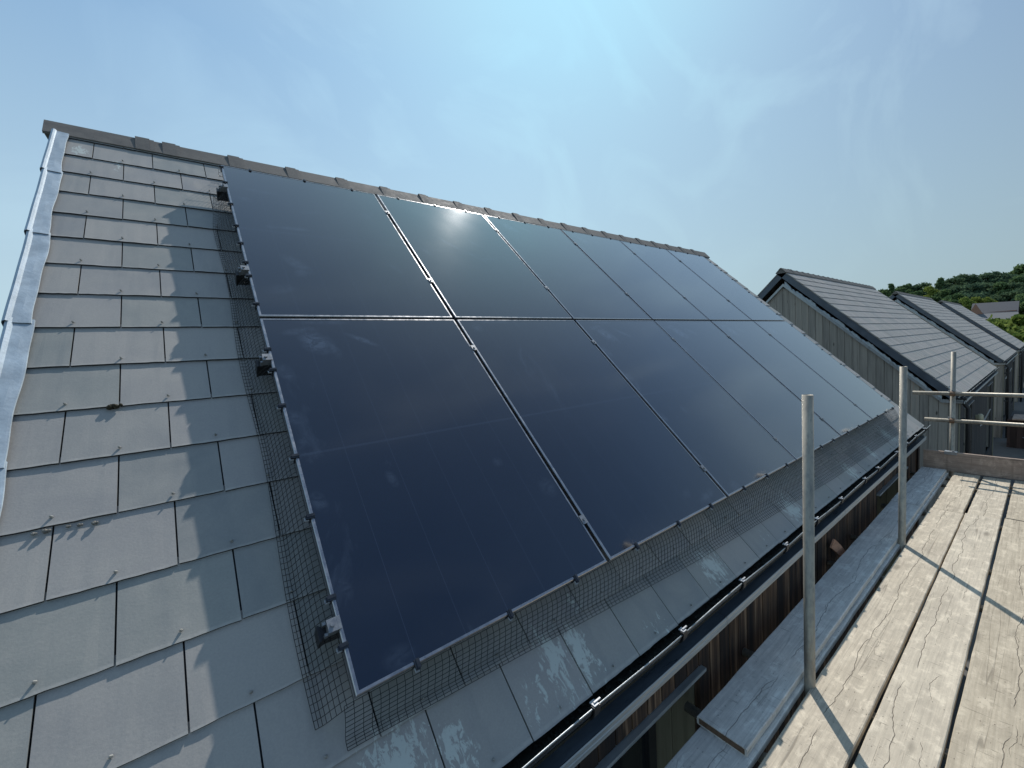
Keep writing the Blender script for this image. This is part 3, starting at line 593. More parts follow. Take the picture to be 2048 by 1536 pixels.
# lead dressed over the near verge of the foreground roof, in lapped lengths
def verge_lead():
    mb = MB(); vb = [-0.42, 0.42, 1.14, 1.875, 2.574, 3.26, VR - 0.125]
    for s, (va, vb_) in enumerate(zip(vb[:-1], vb[1:])):
        n = 26; prof_n = 11; ring = []
        va -= 0.03
        for i in range(n + 1):
            t = i / n; v = va + (vb_ - va) * t; q = 1 - t
            wav = 0.005 * math.sin(v * 7.1 + s) + 0.002 * math.sin(v * 19 + 2 * s); flare = 0.006 * q * q
            lift = 0.006 * q; xi = -0.789 + wav; xo = -0.858 - flare + 0.15 * wav
            d0 = SD + 0.004
            pr = [(xi, d0 + lift), (xi - 0.001, d0 + 0.006 + lift), (xi - 0.008, d0 + 0.007 + lift), (xi * 0.6 + xo * 0.4, d0 + 0.009 + lift + 0.001 * math.sin(v * 23)), (xo + 0.016, d0 + 0.011 + lift), (xo + 0.012, d0 + 0.019 + lift), (xo + 0.004, d0 + 0.023 + lift), (xo - 0.006, d0 + 0.018 + lift), (xo - 0.009, d0 + 0.008 + lift), (xo - 0.008, d0 - 0.06), (xo - 0.004, d0 - 0.13)]
            ring.append([S(x, v, d) for x, d in pr])
        vs = [p for r in ring for p in r]
        fs = [(i * prof_n + j, i * prof_n + j + 1, (i + 1) * prof_n + j + 1, (i + 1) * prof_n + j) for i in range(n) for j in range(prof_n - 1)]
        mb.add(vs, fs)
    return mb
tag(verge_lead().build('verge_flashing', MT['lead'], HO), 'wavy pale blue lead strip lapped down the near verge')

# ------------------------------------------------------------------ solar panels
PW, PH, GX, GV = 1.134, 1.741, 0.022, 0.020
ordn = ['first', 'second', 'third', 'fourth', 'fifth', 'sixth']
def make_panel():
    root = thing('solar_panel', 'x', 'solar panel', (0, 0, 0), (PITCH, 0, 0), 'solar panels on the foreground roof')
    w, h, f = PW - GX, PH - GV, 0.011
    fr = MB()
    def bar(lo, hi): fr.box(lo, hi)
    z0, z1 = -0.034, 0.0
    m_ = f
    pts_o = [(0, 0), (w, 0), (w, h), (0, h)]; pts_i = [(m_, m_), (w - m_, m_), (w - m_, h - m_), (m_, h - m_)]
    for i in range(4):                                               # mitred sides
        j = (i + 1) % 4; a, b, c, d = pts_o[i], pts_o[j], pts_i[j], pts_i[i]
        e = 0.0028
        def inset(p): return (p[0] + (e if p[0] < w / 2 else -e), p[1] + (e if p[1] < h / 2 else -e))
        a2, b2 = inset(a), inset(b)
        fr.add([(*a, z0), (*b, z0), (*b, z1 - e), (*a, z1 - e), (*a2, z1), (*b2, z1), (*c, z1), (*d, z1), (*c, z0), (*d, z0)],
               [(0, 1, 2, 3), (3, 2, 5, 4), (4, 5, 6, 7), (7, 6, 8, 9), (0, 9, 8, 1)])
    fr.build('frame', MT['frame'], root, world=False)
    gl = MB(); gl.box((m_ - 0.001, m_ - 0.001, -0.007), (w - m_ + 0.001, h - m_ + 0.001, -0.0015)); gl.build('glass', MT['glass'], root, world=False)
    return root
proto = None
SPOTS = {(0, 0): [(0.22, 1.53, 0.075, 0.10, 0.5, 1.0), (0.29, 1.50, 0.03, 0.10, 0.2, 0.55), (0.46, 1.54, 0.022, 0.10, 0.95, 0.8), (0.16, 1.62, 0.10, 0.03, 0.2, 0.55), (0.30, 1.69, 0.14, 0.022, 0.0, 0.5), (0.05, 1.33, 0.035, 0.07, 0.3, 0.6), (0.04, 1.05, 0.04, 0.06, 0.6, 0.5), (0.05, 0.94, 0.025, 0.07, -0.5, 0.4), (0.04, 0.64, 0.03, 0.05, 0.3, 0.55), (0.045, 0.31, 0.025, 0.05, 0.2, 0.45), (0.33, 0.665, 0.022, 0.045, 0.2, 0.55), (0.14, 0.04, 0.06, 0.04, 0.0, 0.35), (0.85, 0.62, 0.03, 0.03, 0, 0.35), (1.04, 0.42, 0.05, 0.06, 0.2, 0.35)],
    (1, 0): [(0.33, 0.93, 0.11, 0.022, 0.05, 0.7), (0.20, 0.92, 0.05, 0.02, 0.1, 0.45), (0.27, 0.5, 0.05, 0.12, 0.6, 0.6), (0.28, 0.42, 0.06, 0.04, 0.9, 0.55), (0.14, 0.24, 0.09, 0.05, 0.3, 0.35), (0.10, 1.25, 0.05, 0.03, -0.2, 0.45), (0.2, 1.4, 0.14, 0.02, -0.1, 0.5), (0.5, 1.2, 0.12, 0.02, 0.3, 0.35), (0.7, 1.62, 0.12, 0.03, 0, 0.35), (0.9, 0.55, 0.02, 0.08, 0.5, 0.35)],
    (1, 1): [(0.40, 1.00, 0.025, 0.13, 0.75, 0.9), (0.58, 0.84, 0.02, 0.16, 0.8, 0.6), (0.68, 1.07, 0.02, 0.08, 0.6, 0.8), (0.72, 0.82, 0.10, 0.015, 0.15, 0.7), (0.12, 0.82, 0.03, 0.05, 0.6, 0.5), (0.75, 1.45, 0.16, 0.14, 0, 0.45), (0.6, 1.65, 0.25, 0.03, 0, 0.5)],
    (0, 1): [(0.30, 1.70, 0.20, 0.02, 0, 0.5), (0.12, 1.64, 0.05, 0.05, 0.4, 0.45), (0.95, 0.06, 0.10, 0.03, 0.2, 0.5), (0.8, 0.12, 0.05, 0.03, 0.3, 0.3)]}
for r in range(2):
    for c in range(6):
        if proto is None: o = proto = make_panel()
        else: o = copy_tree(proto)
        if (r, c) in SPOTS:
            for ch in o.children:
                if ch.name.startswith('glass'): ch.material_slots[0].link = 'OBJECT'; ch.material_slots[0].material = mat_glass(SPOTS[(r, c)], 'panel_glass_wiped')
        o.location = S(c * PW + GX / 2, r * PH + GV / 2, random.uniform(-0.0015, 0.0015))
        rowt = 'lower' if r == 0 else 'upper'
        where = {0: 'nearest the bare slates on the left', 5: 'farthest away at the right end'}.get(c, ordn[c] + ' from the bare slates on the left')
        o['label'] = 'black solar panel in the %s row, %s' % (rowt, where)

# rails, clamps
RV = [0.22, 1.445, 2.17, 3.145]
pos4 = ['lowest', 'second lowest', 'second highest', 'highest']
for i, v in enumerate(RV):
    t = roofthing('mounting_rail', 'black ended mounting rail under the panels, %s of the four rails' % pos4[i], 'mounting rail', 0, v, 0, 'rails under the solar panels')
    b = MB(); b.box((-0.036, -0.020, -0.100), (6.85, 0.020, -0.0365)); b.build('rail', MT['black'], t, world=False)
    e = MB(); e.box((-0.043, -0.024, -0.104), (-0.0365, 0.024, -0.034)); e.build('end_cap', MT['black'], t, world=False)
    for k, hx in enumerate((0.16, 1.0, 2.2, 3.4, 4.6, 5.8)):
        h_ = MB(); h_.box((hx - 0.018, -0.055, -0.128), (hx + 0.018, -0.0205, -0.06)); h_.box((hx - 0.018, -0.13, -0.133), (hx + 0.018, -0.0555, -0.127)); h_.build('roof_hook', MT['black'], t, world=False)
def clamp(kind):
    g = 'end clamps along the left panel edge' if kind == 'end' else 'clamps between the solar panel columns'
    t = roofthing('panel_clamp', 'x', 'clamp', 0, 0, 0, g)
    m = MB()
    if kind == 'end': m.box((-0.030, -0.020, -0.034), (-0.0005, 0.020, 0.0030)); m.box((-0.0004, -0.020, 0.0008), (0.009, 0.020, 0.0032)); m.box((-0.040, -0.021, -0.0365), (-0.0305, -0.012, -0.012)); m.box((-0.040, 0.012, -0.0365), (-0.0305, 0.021, -0.012))
    else: m.box((-0.016, -0.022, 0.0008), (0.016, 0.022, 0.0042)); m.box((-0.007, -0.020, -0.034), (0.007, 0.020, 0.0006))
    m.build('clamp_body', MT['alu'], t, world=False)
    b = MB(); bx = -0.016 if kind == 'end' else 0.0
    b.path([(bx, 0, 0.003), (bx, 0, 0.0095)], 0.0065, 12); b.build('bolt', MT['alu'], t, world=False)
    return t
pe, pm = clamp('end'), clamp('mid')
for i, v in enumerate(RV):
    o = pe if i == 0 else copy_tree(pe); o.location = S(GX / 2, v, 0); o['label'] = 'silver end clamp on the left panel edge, %s of four' % pos4[i]
first = True
for c in range(1, 6):
    for i, v in enumerate(RV):
        o = pm if first else copy_tree(pm); first = False
        o.location = S(c * PW, v + 0.004 * ((c * 7 + i * 3) % 3 - 1), 0)
        o['label'] = 'small silver clamp between %s and %s panel columns from the left, %s of four' % (ordn[c - 1], ordn[c], pos4[i])

# bird mesh skirts: woven black wire from the panel edge down to the slates
WR = 0.0011; MS = 0.0215
def lerp_tab(tab, x):
    if x <= tab[0][0]: return tab[0][1]
    for (a, va), (b, vb) in zip(tab[:-1], tab[1:]):
        if x <= b: return va + (vb - va) * (x - a) / (b - a)
    return tab[-1][1]
def skirt(length, foot, reach, ripple):                              # returns fn(s, t): s along the edge, t 0..1 down the mesh -> (out, height)
    def fn(s, t):
        e = reach(s); out = e * (0.06 + 0.94 * t ** 0.85) if t > 0 else 0.004
        h = -0.030 + (foot + 0.030) * min(1.0, (t / 0.66)) ** 1.25
        h += ripple * math.sin(s * 9.1 + t * 2) * math.sin(s * 3.7) * t * (1.2 - t)
        return out, h
    return fn
def mesh_wires(length, fn, place, n_long, s0=0.0, MS=MS):
    mb = MB(); k = int(length / MS)
    for i in range(k + 1):
        s = s0 + i * MS; mb.path([place(s, *fn(s, t / 7.0)) for t in range(8)], WR, 3, False)
    for j in range(n_long + 1):
        t = j / n_long; q = int(length / 0.05)
        mb.path([place(s0 + length * i / q, *fn(s0 + length * i / q, t)) for i in range(q + 1)], WR, 3, False)
    return mb
def clip_on(t, place, rot):                                          # black strap round the frame with a pale tab
    pass
def add_clips(root, spots, frame_fn):
    for s in spots:
        m = MB()
        f = lambda a, o, h, s=s: frame_fn(s + a, o, h)
        m.box((-0.009, -0.014, 0.0005), (0.009, 0.0125, 0.0040), fn=f); m.box((-0.009, 0.0005, -0.036), (0.009, 0.0045, 0.0003), fn=f); m.box((-0.006, 0.005, -0.012), (0.006, 0.016, 0.0), fn=f); m.box((-0.003, -0.015, 0.0042), (0.003, 0.012, 0.0060), fn=f)
        cobj = m.build('mesh_clip', MT['clip'], root)
        t_ = MB(); t_.box((-0.007, 0.013, -0.013), (0.004, 0.020, -0.0105), fn=f); t_.box((-0.011, 0.006, -0.011), (-0.0095, 0.020, -0.004), fn=f); t_.build('clip_tab', MT['clip_tab'], cobj)
LEN_X = 6 * PW; LEN_V = 2 * PH
# bottom
rb = [(0, 0.100), (0.66, 0.13), (1.78, 0.19), (4.0, 0.25), (6.9, 0.27)]
root = roofthing('bird_mesh', 'black wire mesh skirt clipped along the bottom edge of the panels', 'bird mesh', 0, 0, 0, 'bird mesh round the solar panels')
pb = lambda s, o, h: S(s, GV / 2 - o, h)
mesh_wires(LEN_X + 0.03, skirt(LEN_X, -0.132, lambda s: lerp_tab(rb, s), 0.012), pb, 10, -0.02, 0.026).build('wire_mesh', MT['wire'], root)
add_clips(root, [0.2, 0.57, 0.92, 1.34, 1.71, 2.06, 2.49, 2.85, 3.21, 3.60, 3.98, 4.31, 4.75, 5.14, 5.5, 5.91, 6.27, 6.64], pb)
# left
root = roofthing('bird_mesh', 'black wire mesh skirt clipped down the left edge beside the bare slates', 'bird mesh', 0, 0, 0, 'bird mesh round the solar panels')
pl = lambda s, o, h: S(GX / 2 - o, s, h)
fl0 = skirt(LEN_V, -0.134, lambda s: 0.100 + 0.008 * math.sin(s * 5), 0.010)
def fl(s, t):
    o, h = fl0(s, t); k = max(0.0, min(1.0, (s - 2.78) / 0.3)); return o * (1 - 0.25 * k), h + k * 0.075 * t * (1 + 0.2 * math.sin(s * 60))
mesh_wires(3.12, fl, pl, 8, 0.0).build('wire_mesh', MT['wire'], root)
add_clips(root, [3.44, 3.2, 2.9, 2.63, 2.43, 2.23, 2.1, 1.85, 1.5, 1.36, 1.14, 0.87, 0.6, 0.3, 0.15], pl)
# right
root = roofthing('bird_mesh', 'black wire mesh skirt clipped along the far right edge of the panels', 'bird mesh', 0, 0, 0, 'bird mesh round the solar panels')
pr_ = lambda s, o, h: S(LEN_X - GX / 2 + o, s, h)
mesh_wires(LEN_V, skirt(LEN_V, -0.125, lambda s: 0.11 + 0.012 * math.sin(s * 6), 0.03), pr_, 8, 0.0).build('wire_mesh', MT['wire'], root)
add_clips(root, [0.2, 0.55, 0.8, 1.1, 1.4, 1.62, 1.9, 2.2, 2.45, 2.8, 3.05, 3.3], pr_)
# top
root = roofthing('bird_mesh', 'black wire mesh clipped along the top panel edge under the ridge', 'bird mesh', 0, 0, 0, 'bird mesh round the solar panels')
pt = lambda s, o, h: S(s, LEN_V - GV / 2 + o, h)
mesh_wires(LEN_X, skirt(LEN_X, -0.125, lambda s: 0.10, 0.004), pt, 5, 0.0).build('wire_mesh', MT['wire'], root)
add_clips(root, [0.19, 0.56, 0.93, 1.34, 1.71, 2.06, 2.48, 2.84, 3.2, 3.61, 3.97, 4.34, 4.78, 5.14, 5.5, 5.94, 6.29, 6.66], pt)

# ------------------------------------------------------------------ scaffold
ZB = -0.83
def board(label, x0, x1, y0, y1, zt, m, group, name='scaffold_board', cat='board', bands=True, rot=0.0):
    t = thing(name, label, cat, ((x0 + x1) / 2, (y0 + y1) / 2, zt - 0.038), (0, 0, rot), group)
    L, w = (x1 - x0) / 2, (y1 - y0) / 2; rnd = random.Random(int(x0 * 100 + y0 * 1000)); N = 28; mb = MB(); P = []
    for i in range(N + 1):
        x = -L + 2 * L * i / N; e0, e1 = rnd.uniform(-1, 1) * 0.0016, rnd.uniform(-1, 1) * 0.0016; zz = 0.002 * math.sin(x * 1.7 + y0 * 9)
        c = 0.004; P.append([(x, -w + c + e0, zz), (x, w - c + e1, zz), (x, w + e1, c + zz), (x, w + e1, 0.038 - c + zz), (x, w - c + e1, 0.038 + zz), (x, 0.0, 0.0375 + zz + rnd.uniform(0, .0006)), (x, -w + c + e0, 0.038 + zz), (x, -w + e0, 0.038 - c + zz), (x, -w + e0, c + zz)])
    n = 9; vs = [p for r in P for p in r]
    fs = [(i * n + j, i * n + (j + 1) % n, (i + 1) * n + (j + 1) % n, (i + 1) * n + j) for i in range(N) for j in range(n)] + [tuple(range(n)), tuple(N * n + j for j in range(n))]
    mb.add(vs, fs); mb.build('plank', m, t, world=False)
    if bands:
        for sx in (-1, 1):
            b = MB(); a = sx * (L + 0.0008); b.box((min(a, a + sx * 0.001), -w + 0.01, 0.006), (max(a, a + sx * 0.001), w - 0.01, 0.032)); b.build('end_band', MT['rust'], t, world=False)
    return t
ycols = [(-0.483, -0.706), (-0.721, -0.944), (-0.960, -1.183), (-1.199, -1.422), (-1.437, -1.66), (-1.675, -1.898)]
gb = 'pale boards of the walkway'
near_end = [5.495, 5.51, 5.585, 5.53, 5.5, 5.52]
nl = ['beside the upright poles', 'second from the upright poles', 'third from the upright poles', 'fourth from the upright poles', 'fifth from the upright poles', 'outermost']
for i, (ya, yb) in enumerate(ycols):
    e = near_end[i]
    board('long pale near walkway board, ' + nl[i], e - 4.3, e, yb, ya + (0.006 if i == 0 else 0), ZB + (0.003 if i == 1 else 0.0), MT['board'], gb, rot=0.0015 * ((i * 5) % 3 - 1))
    board('short pale far walkway board by the toe board, ' + nl[i], e + 0.006 + (0.01 if i == 2 else 0), 7.12, yb + 0.004, ya - 0.006, ZB - 0.002 * (i % 2), MT['board'], gb)
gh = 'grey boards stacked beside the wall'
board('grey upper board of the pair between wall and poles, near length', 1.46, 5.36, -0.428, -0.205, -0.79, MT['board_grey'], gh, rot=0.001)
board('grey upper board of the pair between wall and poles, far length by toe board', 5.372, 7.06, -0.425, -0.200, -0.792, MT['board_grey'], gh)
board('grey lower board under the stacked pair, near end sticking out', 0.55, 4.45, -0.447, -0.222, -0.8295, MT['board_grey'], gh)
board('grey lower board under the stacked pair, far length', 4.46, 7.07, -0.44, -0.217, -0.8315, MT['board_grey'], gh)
# toe board across the far end (grain runs along y): stand a board on edge
t = thing('toe_board', 'brown plank standing on edge across the far end of the walkway', 'toe board', (7.165, -1.35, -0.83), (0, 0, math.pi / 2))
mb = MB(); mb.cbox((-1.145, -0.019, 0.0), (1.145, 0.019, 0.245), 0.004); mb.build('plank', MT['board_toe'], t, world=False)
t = thing('toe_board_clip', 'metal clip gripping the top of the toe board below the far pole', 'clip', (7.165, -0.45, -0.585))
m_ = MB(); m_.box((-0.032, -0.055, 0.001), (0.045, 0.055, 0.008)); m_.box((-0.032, -0.055, -0.03), (-0.0205, 0.055, 0.0008)); m_.build('clip_plate', MT['alu'], t, world=False)
m_ = MB(); m_.path([(-0.01, -0.02, 0.008), (-0.01, -0.02, 0.022)], 0.011, 8); m_.build('bolt', MT['alu'], t, world=False)

TR = 0.02415
poles = [(2.10, -0.466, 0.678, 'nearest tall galvanised scaffold pole, standing before the third panel column'), (4.33, -0.456, 0.674, 'middle galvanised scaffold pole before the far end of the panels'), (7.255, -0.45, 0.672, 'farthest galvanised scaffold pole behind the toe board, crossed by two rails')]
for x, y, zt, lab in poles:
    t = thing('scaffold_pole', lab, 'scaffold pole', (x, y, GROUND), (0, 0, 0), 'upright scaffold poles')
    mb = MB(); mb.hollow((0, 0, 0.0), (0, 0, zt - GROUND), TR); mb.build('tube', MT['tube'], t, True, world=False)
    mb = MB(); mb.box((-0.075, -0.075, 0.007), (0.075, 0.075, 0.013)); mb.build('base_plate', MT['rust'], t, world=False)
for z, y0, lab in ((0.148, -0.09, 'upper galvanised guard rail across the far end of the walkway'), (-0.194, -0.204, 'lower galvanised guard rail across the far end of the walkway')):
    xx = 7.255 - 2 * TR - 0.001
    t = thing('guard_rail', lab, 'guard rail', (xx, y0, z), (0, 0, 0), 'far guard rails')
    mb = MB(); mb.hollow((0, 0, 0), (0, -2.6, 0.0), TR); mb.build('tube', MT['tube'], t, True, world=False)
    c = thing('scaffold_coupler', 'rusty coupler fixing the %s guard rail to the far pole' % ('upper' if z > 0 else 'lower'), 'coupler', (xx, -0.45, z), (0, 0, 0), 'rusty couplers on the far pole')
    m_ = MB()
    for k in range(10):                                              # band round the rail
        a0, a1 = 2 * math.pi * k / 10, 2 * math.pi * (k + 1) / 10; vs = []
        for yy in (-0.022, 0.022):
            for a, q in ((a0, TR + 0.001), (a1, TR + 0.001), (a1, TR + 0.007), (a0, TR + 0.007)): vs.append((q * math.cos(a), yy, q * math.sin(a)))
        m_.add(vs, [(0, 1, 2, 3), (4, 7, 6, 5), (2, 6, 7, 3), (0, 4, 5, 1)])
    m_.build('rail_band', MT['rust'], c, world=False)
    m_ = MB()
    for k in range(10):
        a0, a1 = 2 * math.pi * k / 10, 2 * math.pi * (k + 1) / 10; vs = []
        for zz in (-0.022, 0.022):
            for a, q in ((a0, TR + 0.001), (a1, TR + 0.001), (a1, TR + 0.007), (a0, TR + 0.007)): vs.append((2 * TR + 0.001 + q * math.cos(a), q * math.sin(a), zz))
        m_.add(vs, [(0, 1, 2, 3), (4, 7, 6, 5), (2, 6, 7, 3), (0, 4, 5, 1)])
    m_.build('pole_band', MT['rust'], c, world=False)
    m_ = MB(); m_.path([(0.0, 0.0, 0.030), (0.0, 0.0, 0.052)], 0.008, 6); m_.path([(0.0, 0.03, 0.034), (0.03, 0.03, 0.034)], 0.011, 6); m_.build('bolt', MT['alu'], c, world=False)
trl = ['nearest the camera', 'second from the camera', 'third from the camera', 'fourth from the camera', 'fifth from the camera', 'sixth from the camera', 'farthest, by the toe board']
for i, (x, yl) in enumerate(((1.575, -0.085), (2.18, -0.098), (3.70, -0.112), (4.36, -0.108), (5.46, -0.11), (6.66, -0.106), (7.02, -0.108))):
    t = thing('scaffold_transom', 'horizontal tube under the boards reaching the dark wall, ' + trl[i], 'scaffold tube', (x, yl, -0.8935), (0, 0, 0), 'cross tubes under the boards')
    mb = MB(); mb.hollow((0, 0, 0), (0, -1.9, 0), TR - 0.0005); mb.build('tube', MT['tube'], t, True, world=False)

# piece of batten stuck between wall and boards
t = thing('wood_offcut', 'orange brown strip of wood leaning between wall and grey boards', 'wood offcut', (3.80, -0.155, -0.81))
mb = MB(); n = 8
for i in range(n):
    vs = []
    for k in (i, i + 1):
        q = k / n; x = -0.12 + 0.24 * q + 0.02 * math.sin(q * 3.1); z = 0.10 - 0.21 * q; y = 0.004 - 0.028 * q
        for a, b in ((-0.050, 0.012), (0.050, 0.012), (0.050, 0.0), (-0.050, 0.0)): vs.append((x + a * 0.8, y + b, z + a * 0.45))
    mb.add(vs, [(0, 1, 5, 4), (1, 2, 6, 5), (2, 3, 7, 6), (3, 0, 4, 7)] + ([(0, 3, 2, 1)] if i == 0 else []) + ([(4, 5, 6, 7)] if i == n - 1 else []))
mb.build('strip', MT['offcut'], t, world=False)

# ------------------------------------------------------------------ moss and lumps on the slates
def lump(mb, c, r, seed, flat=0.6):
    rnd = random.Random(seed); n, k = 9, 5; vs = []
    for i in range(k + 1):
        th = math.pi * i / k
        for j in range(n):
            ph = 2 * math.pi * j / n; q = r * rnd.uniform(0.75, 1.25); vs.append((c[0] + q * math.sin(th) * math.cos(ph), c[1] + q * math.sin(th) * math.sin(ph), c[2] + q * math.cos(th) * flat))
    mb.add(vs, [(i * n + j, i * n + (j + 1) % n, (i + 1) * n + (j + 1) % n, (i + 1) * n + j) for i in range(k) for j in range(n)])
def roofpt(px, py, d):
    q = Vector(((px - CX) / FPX, (py - CY) / FPX, 1.0)); w = rx * q.x + dy * q.y + fz * q.z; nn = Vector((0, -SP, CP))
    return CAM + w * ((d - nn.dot(CAM)) / nn.dot(w))
mp_ = roofpt(230, 812, -0.138)
mb = MB()
for k in range(9): lump(mb, (mp_.x + random.uniform(-0.022, 0.018), mp_.y + random.uniform(-0.004, 0.004), mp_.z + random.uniform(-0.006, 0.004)), random.uniform(0.005, 0.011), k, 0.8)
tag(mb.build('moss_clump', MT['moss'], None, True), 'brown clump of moss on a slate edge left of the panels', 'moss')
for k, (a, b, s, lb) in enumerate(((90, 1062, 0.008, 'pale lichen lump on a slate edge, larger of the two at left'), (66, 1068, 0.0055, 'small pale lichen lump on a slate edge, leftmost'), (135, 1053, 0.005, 'small grey lump on a slate edge, third from left'), (158, 1050, 0.0055, 'small brownish lump on a slate edge, fourth from left'), (188, 1046, 0.007, 'grey lump on a slate edge, rightmost'))):
    p = roofpt(a, b, -0.140); mb = MB(); lump(mb, p, s, 40 + k, 0.8); lump(mb, (p.x + s, p.y, p.z), s * 0.7, 60 + k, 0.8)
    tag(mb.build('lichen_lump', MT['grit'], None, True), lb, 'lichen', 'lumps along one slate edge')

# ------------------------------------------------------------------ small things by the windows
t = thing('potted_plant', 'small potted plant with red flower seen under the window head', 'potted plant', (1.05, 0.0, -1.32))
mb = MB(); mb.path([(0, 0, 0), (0, 0, 0.02), (0, 0, 0.13), (0, 0, 0.14)], [0.06, 0.062, 0.085, 0.09], 16); mb.build('pot', MT['terracotta'], t, True, world=False)
mb = MB(); rn = random.Random(4)
for k in range(120):
    a = rn.uniform(0, 6.28); r = rn.uniform(0.0, 0.10); z = 0.14 + rn.uniform(0.0, 0.12) * (1 - r * 5 * 0.4); c = Vector((r * math.cos(a), r * math.sin(a), z)); u1 = Vector((rn.uniform(-1, 1), rn.uniform(-1, 1), rn.uniform(-.5, 1))).normalized() * 0.022; u2 = u1.cross(Vector((rn.uniform(-1, 1), rn.uniform(-1, 1), .3))).normalized() * 0.011
    mb.add([c - u1, c + u2, c + u1, c - u2], [(0, 1, 2, 3)], [(rn.random() + .01, 0, 0)] * 4)
mb.build('foliage', MT['leaf_mid'], t, world=False)
mb = MB()
for k in range(14): a = rn.uniform(0, 6.28); lump(mb, (0.02 + 0.022 * math.cos(a), 0.01 + 0.022 * math.sin(a), 0.30 + rn.uniform(-.015, .015)), 0.012, k)
mb.path([(0.01, 0, 0.14), (0.02, 0.01, 0.29)], 0.003, 5); mb.build('flower', MT['red'], t, True, world=False)
sh = MB().box((0.75, WALL_Y + 0.05, -1.345), (1.35, WALL_Y + 0.25, -1.321)).build('shelf', MT['board_grey']); tag(sh, 'narrow wooden shelf under the near window head holding the potted plant', 'shelf')
px_ = ray(1960, 836, 14.6)
t = thing('wall_fitting', 'cream rounded fitting fixed to the front of the next house', 'wall fitting', (14.6, WALL_Y - 0.03, px_.z - 0.1))
mb = MB(); mb.path([(0, -0.05, 0.0), (0, -0.05, 0.03), (0, -0.05, 0.17), (0, -0.05, 0.20)], [0.03, 0.055, 0.055, 0.03], 14); mb.box((-0.03, -0.04, 0.02), (0.03, 0.026, 0.17)); mb.build('cover', MT['cream'], t, True, world=False)
for k, (xx, zz, lb) in enumerate(((15.6, -1.55, 'pale open window vent on the front of the next house'), (24.6, -1.1, 'pale open window vent on the second house along'))):
    t = thing('window_vent', lb, 'window vent', (xx, WALL_Y - 0.03, zz), (0, 0, 0), 'open vents on house fronts')
    mb = MB(); mb.prism([(0, 0.0), (0, 0.02), (-0.14, 0.42), (-0.16, 0.42), (-0.03, 0.0)], -0.02, 0.02); mb.box((-0.25, -0.012, 0), (-0.021, 0.0, 0.03)); mb.build('sash', MT['white'], t, world=False)

stz = ray(2030, 838, 22.0).z; sty = ray(2014, 838, 22.0).y
t = thing('timber_store', 'dark brown boarded store with flat grey lid before the second house along', 'shed', (22.6, sty - 1.2, GROUND))
mb = MB(); cladding(mb, sty - 2.6, sty, GROUND, lambda a: stz - 0.03, lambda a, dep, z: (22.0 - dep, a, z), 0.14, 0.006, 0.03, random.Random(8)); mb.box((22.04, sty - 2.59, GROUND), (23.0, sty - 0.02, stz - 0.04)); mb.build('wall', MT['store'], t)
MB().box((21.92, sty - 2.7, stz - 0.028), (23.1, sty - 0.12, stz + 0.02)).build('lid', MT['board_toe'], t)
MB().path([(21.97, sty - 0.35, stz - 0.62), (21.965, sty - 0.6, stz - 0.70), (21.965, sty - 0.9, stz - 0.74), (21.965, sty - 1.3, stz - 0.73)], 0.012, 6).build('cable', MT['alu'], t)

# ------------------------------------------------------------------ brick house on the slope beyond
D = 165.0; hp = [ray(1947, 607, D), ray(2034, 598, D), ray(1952, 626, D - 4), ray(2042, 618, D - 4), ray(1952, 662, D - 13), ray(2048, 654, D - 13)]
gz_ = hill(D, 8)
t = thing('brick_house', 'distant brick house with dark slate roof among trees below the wooded hill', 'house', (D, hp[0].y, gz_))
a, b = hp[0].y, hp[1].y - 0.4
def tri(mb, y, th): mb.add([(D - 4, y, hp[2].z), (D + 4, y, hp[2].z), (D, y, hp[0].z - 0.15), (D - 4, y - th, hp[2].z), (D + 4, y - th, hp[2].z), (D, y - th, hp[0].z - 0.15)], [(0, 1, 2), (3, 5, 4), (0, 3, 4, 1), (1, 4, 5, 2), (2, 5, 3, 0)])
mb = MB(); mb.box((D - 4, b + 0.3, gz_), (D + 4, a - 0.1, hp[2].z - 0.01)); mb.build('wall', MT['brick'], t)
mb = MB(); zr, ze = hp[0].z, hp[2].z
for sx in (-1, 1):
    mb.add([(D, a + 0.2, zr), (D, b, zr - 0.35), (D + sx * 4.4, b, ze - 0.5), (D + sx * 4.4, a + 0.2, ze - 0.15), (D, a + 0.2, zr - .2), (D, b, zr - 0.55), (D + sx * 4.4, b, ze - 0.7), (D + sx * 4.4, a + 0.2, ze - 0.35)], [(0, 1, 2, 3), (4, 7, 6, 5), (0, 4, 5, 1), (1, 5, 6, 2), (2, 6, 7, 3), (3, 7, 4, 0)])
mb.build('roof', MT['farroof'], t)
gw = 2.6; ga = a + 0.2; gm = ga - gw / 2 + 0.4; zt_ = hp[0].z - 0.3; zb_ = hp[4].z - 0.4
mb = MB(); mb.add([(D - 4.7, ga + 0.4, ze - 0.4), (D - 4.7, ga - gw + 0.4, ze - 0.4), (D - 4.7, gm, zt_), (D - 4.7, ga + 0.4, zb_), (D - 4.7, ga - gw + 0.4, zb_), (D - 3.9, ga + 0.4, ze - 0.4), (D - 3.9, ga - gw + 0.4, ze - 0.4), (D - 3.9, gm, zt_)], [(0, 1, 2), (3, 4, 1, 0), (0, 2, 7, 5), (1, 6, 7, 2)]); mb.build('gable', MT['brick'], t)
mb = MB(); mb.add([(D - 4.5, a + 0.1, ze - 0.25), (D - 4.5, b, ze - 0.5), (D - 13, b - 1.0, hp[5].z), (D - 13, a - 0.2, hp[4].z), (D - 4.5, a + 0.1, ze - 0.5), (D - 4.5, b, ze - 0.75), (D - 13, b - 1.0, hp[5].z - .3), (D - 13, a - 0.2, hp[4].z - .3)], [(0, 1, 2, 3), (4, 7, 6, 5), (0, 4, 5, 1), (1, 5, 6, 2), (2, 6, 7, 3), (3, 7, 4, 0)])
mb.build('front_roof', MT['farroof2'], t)
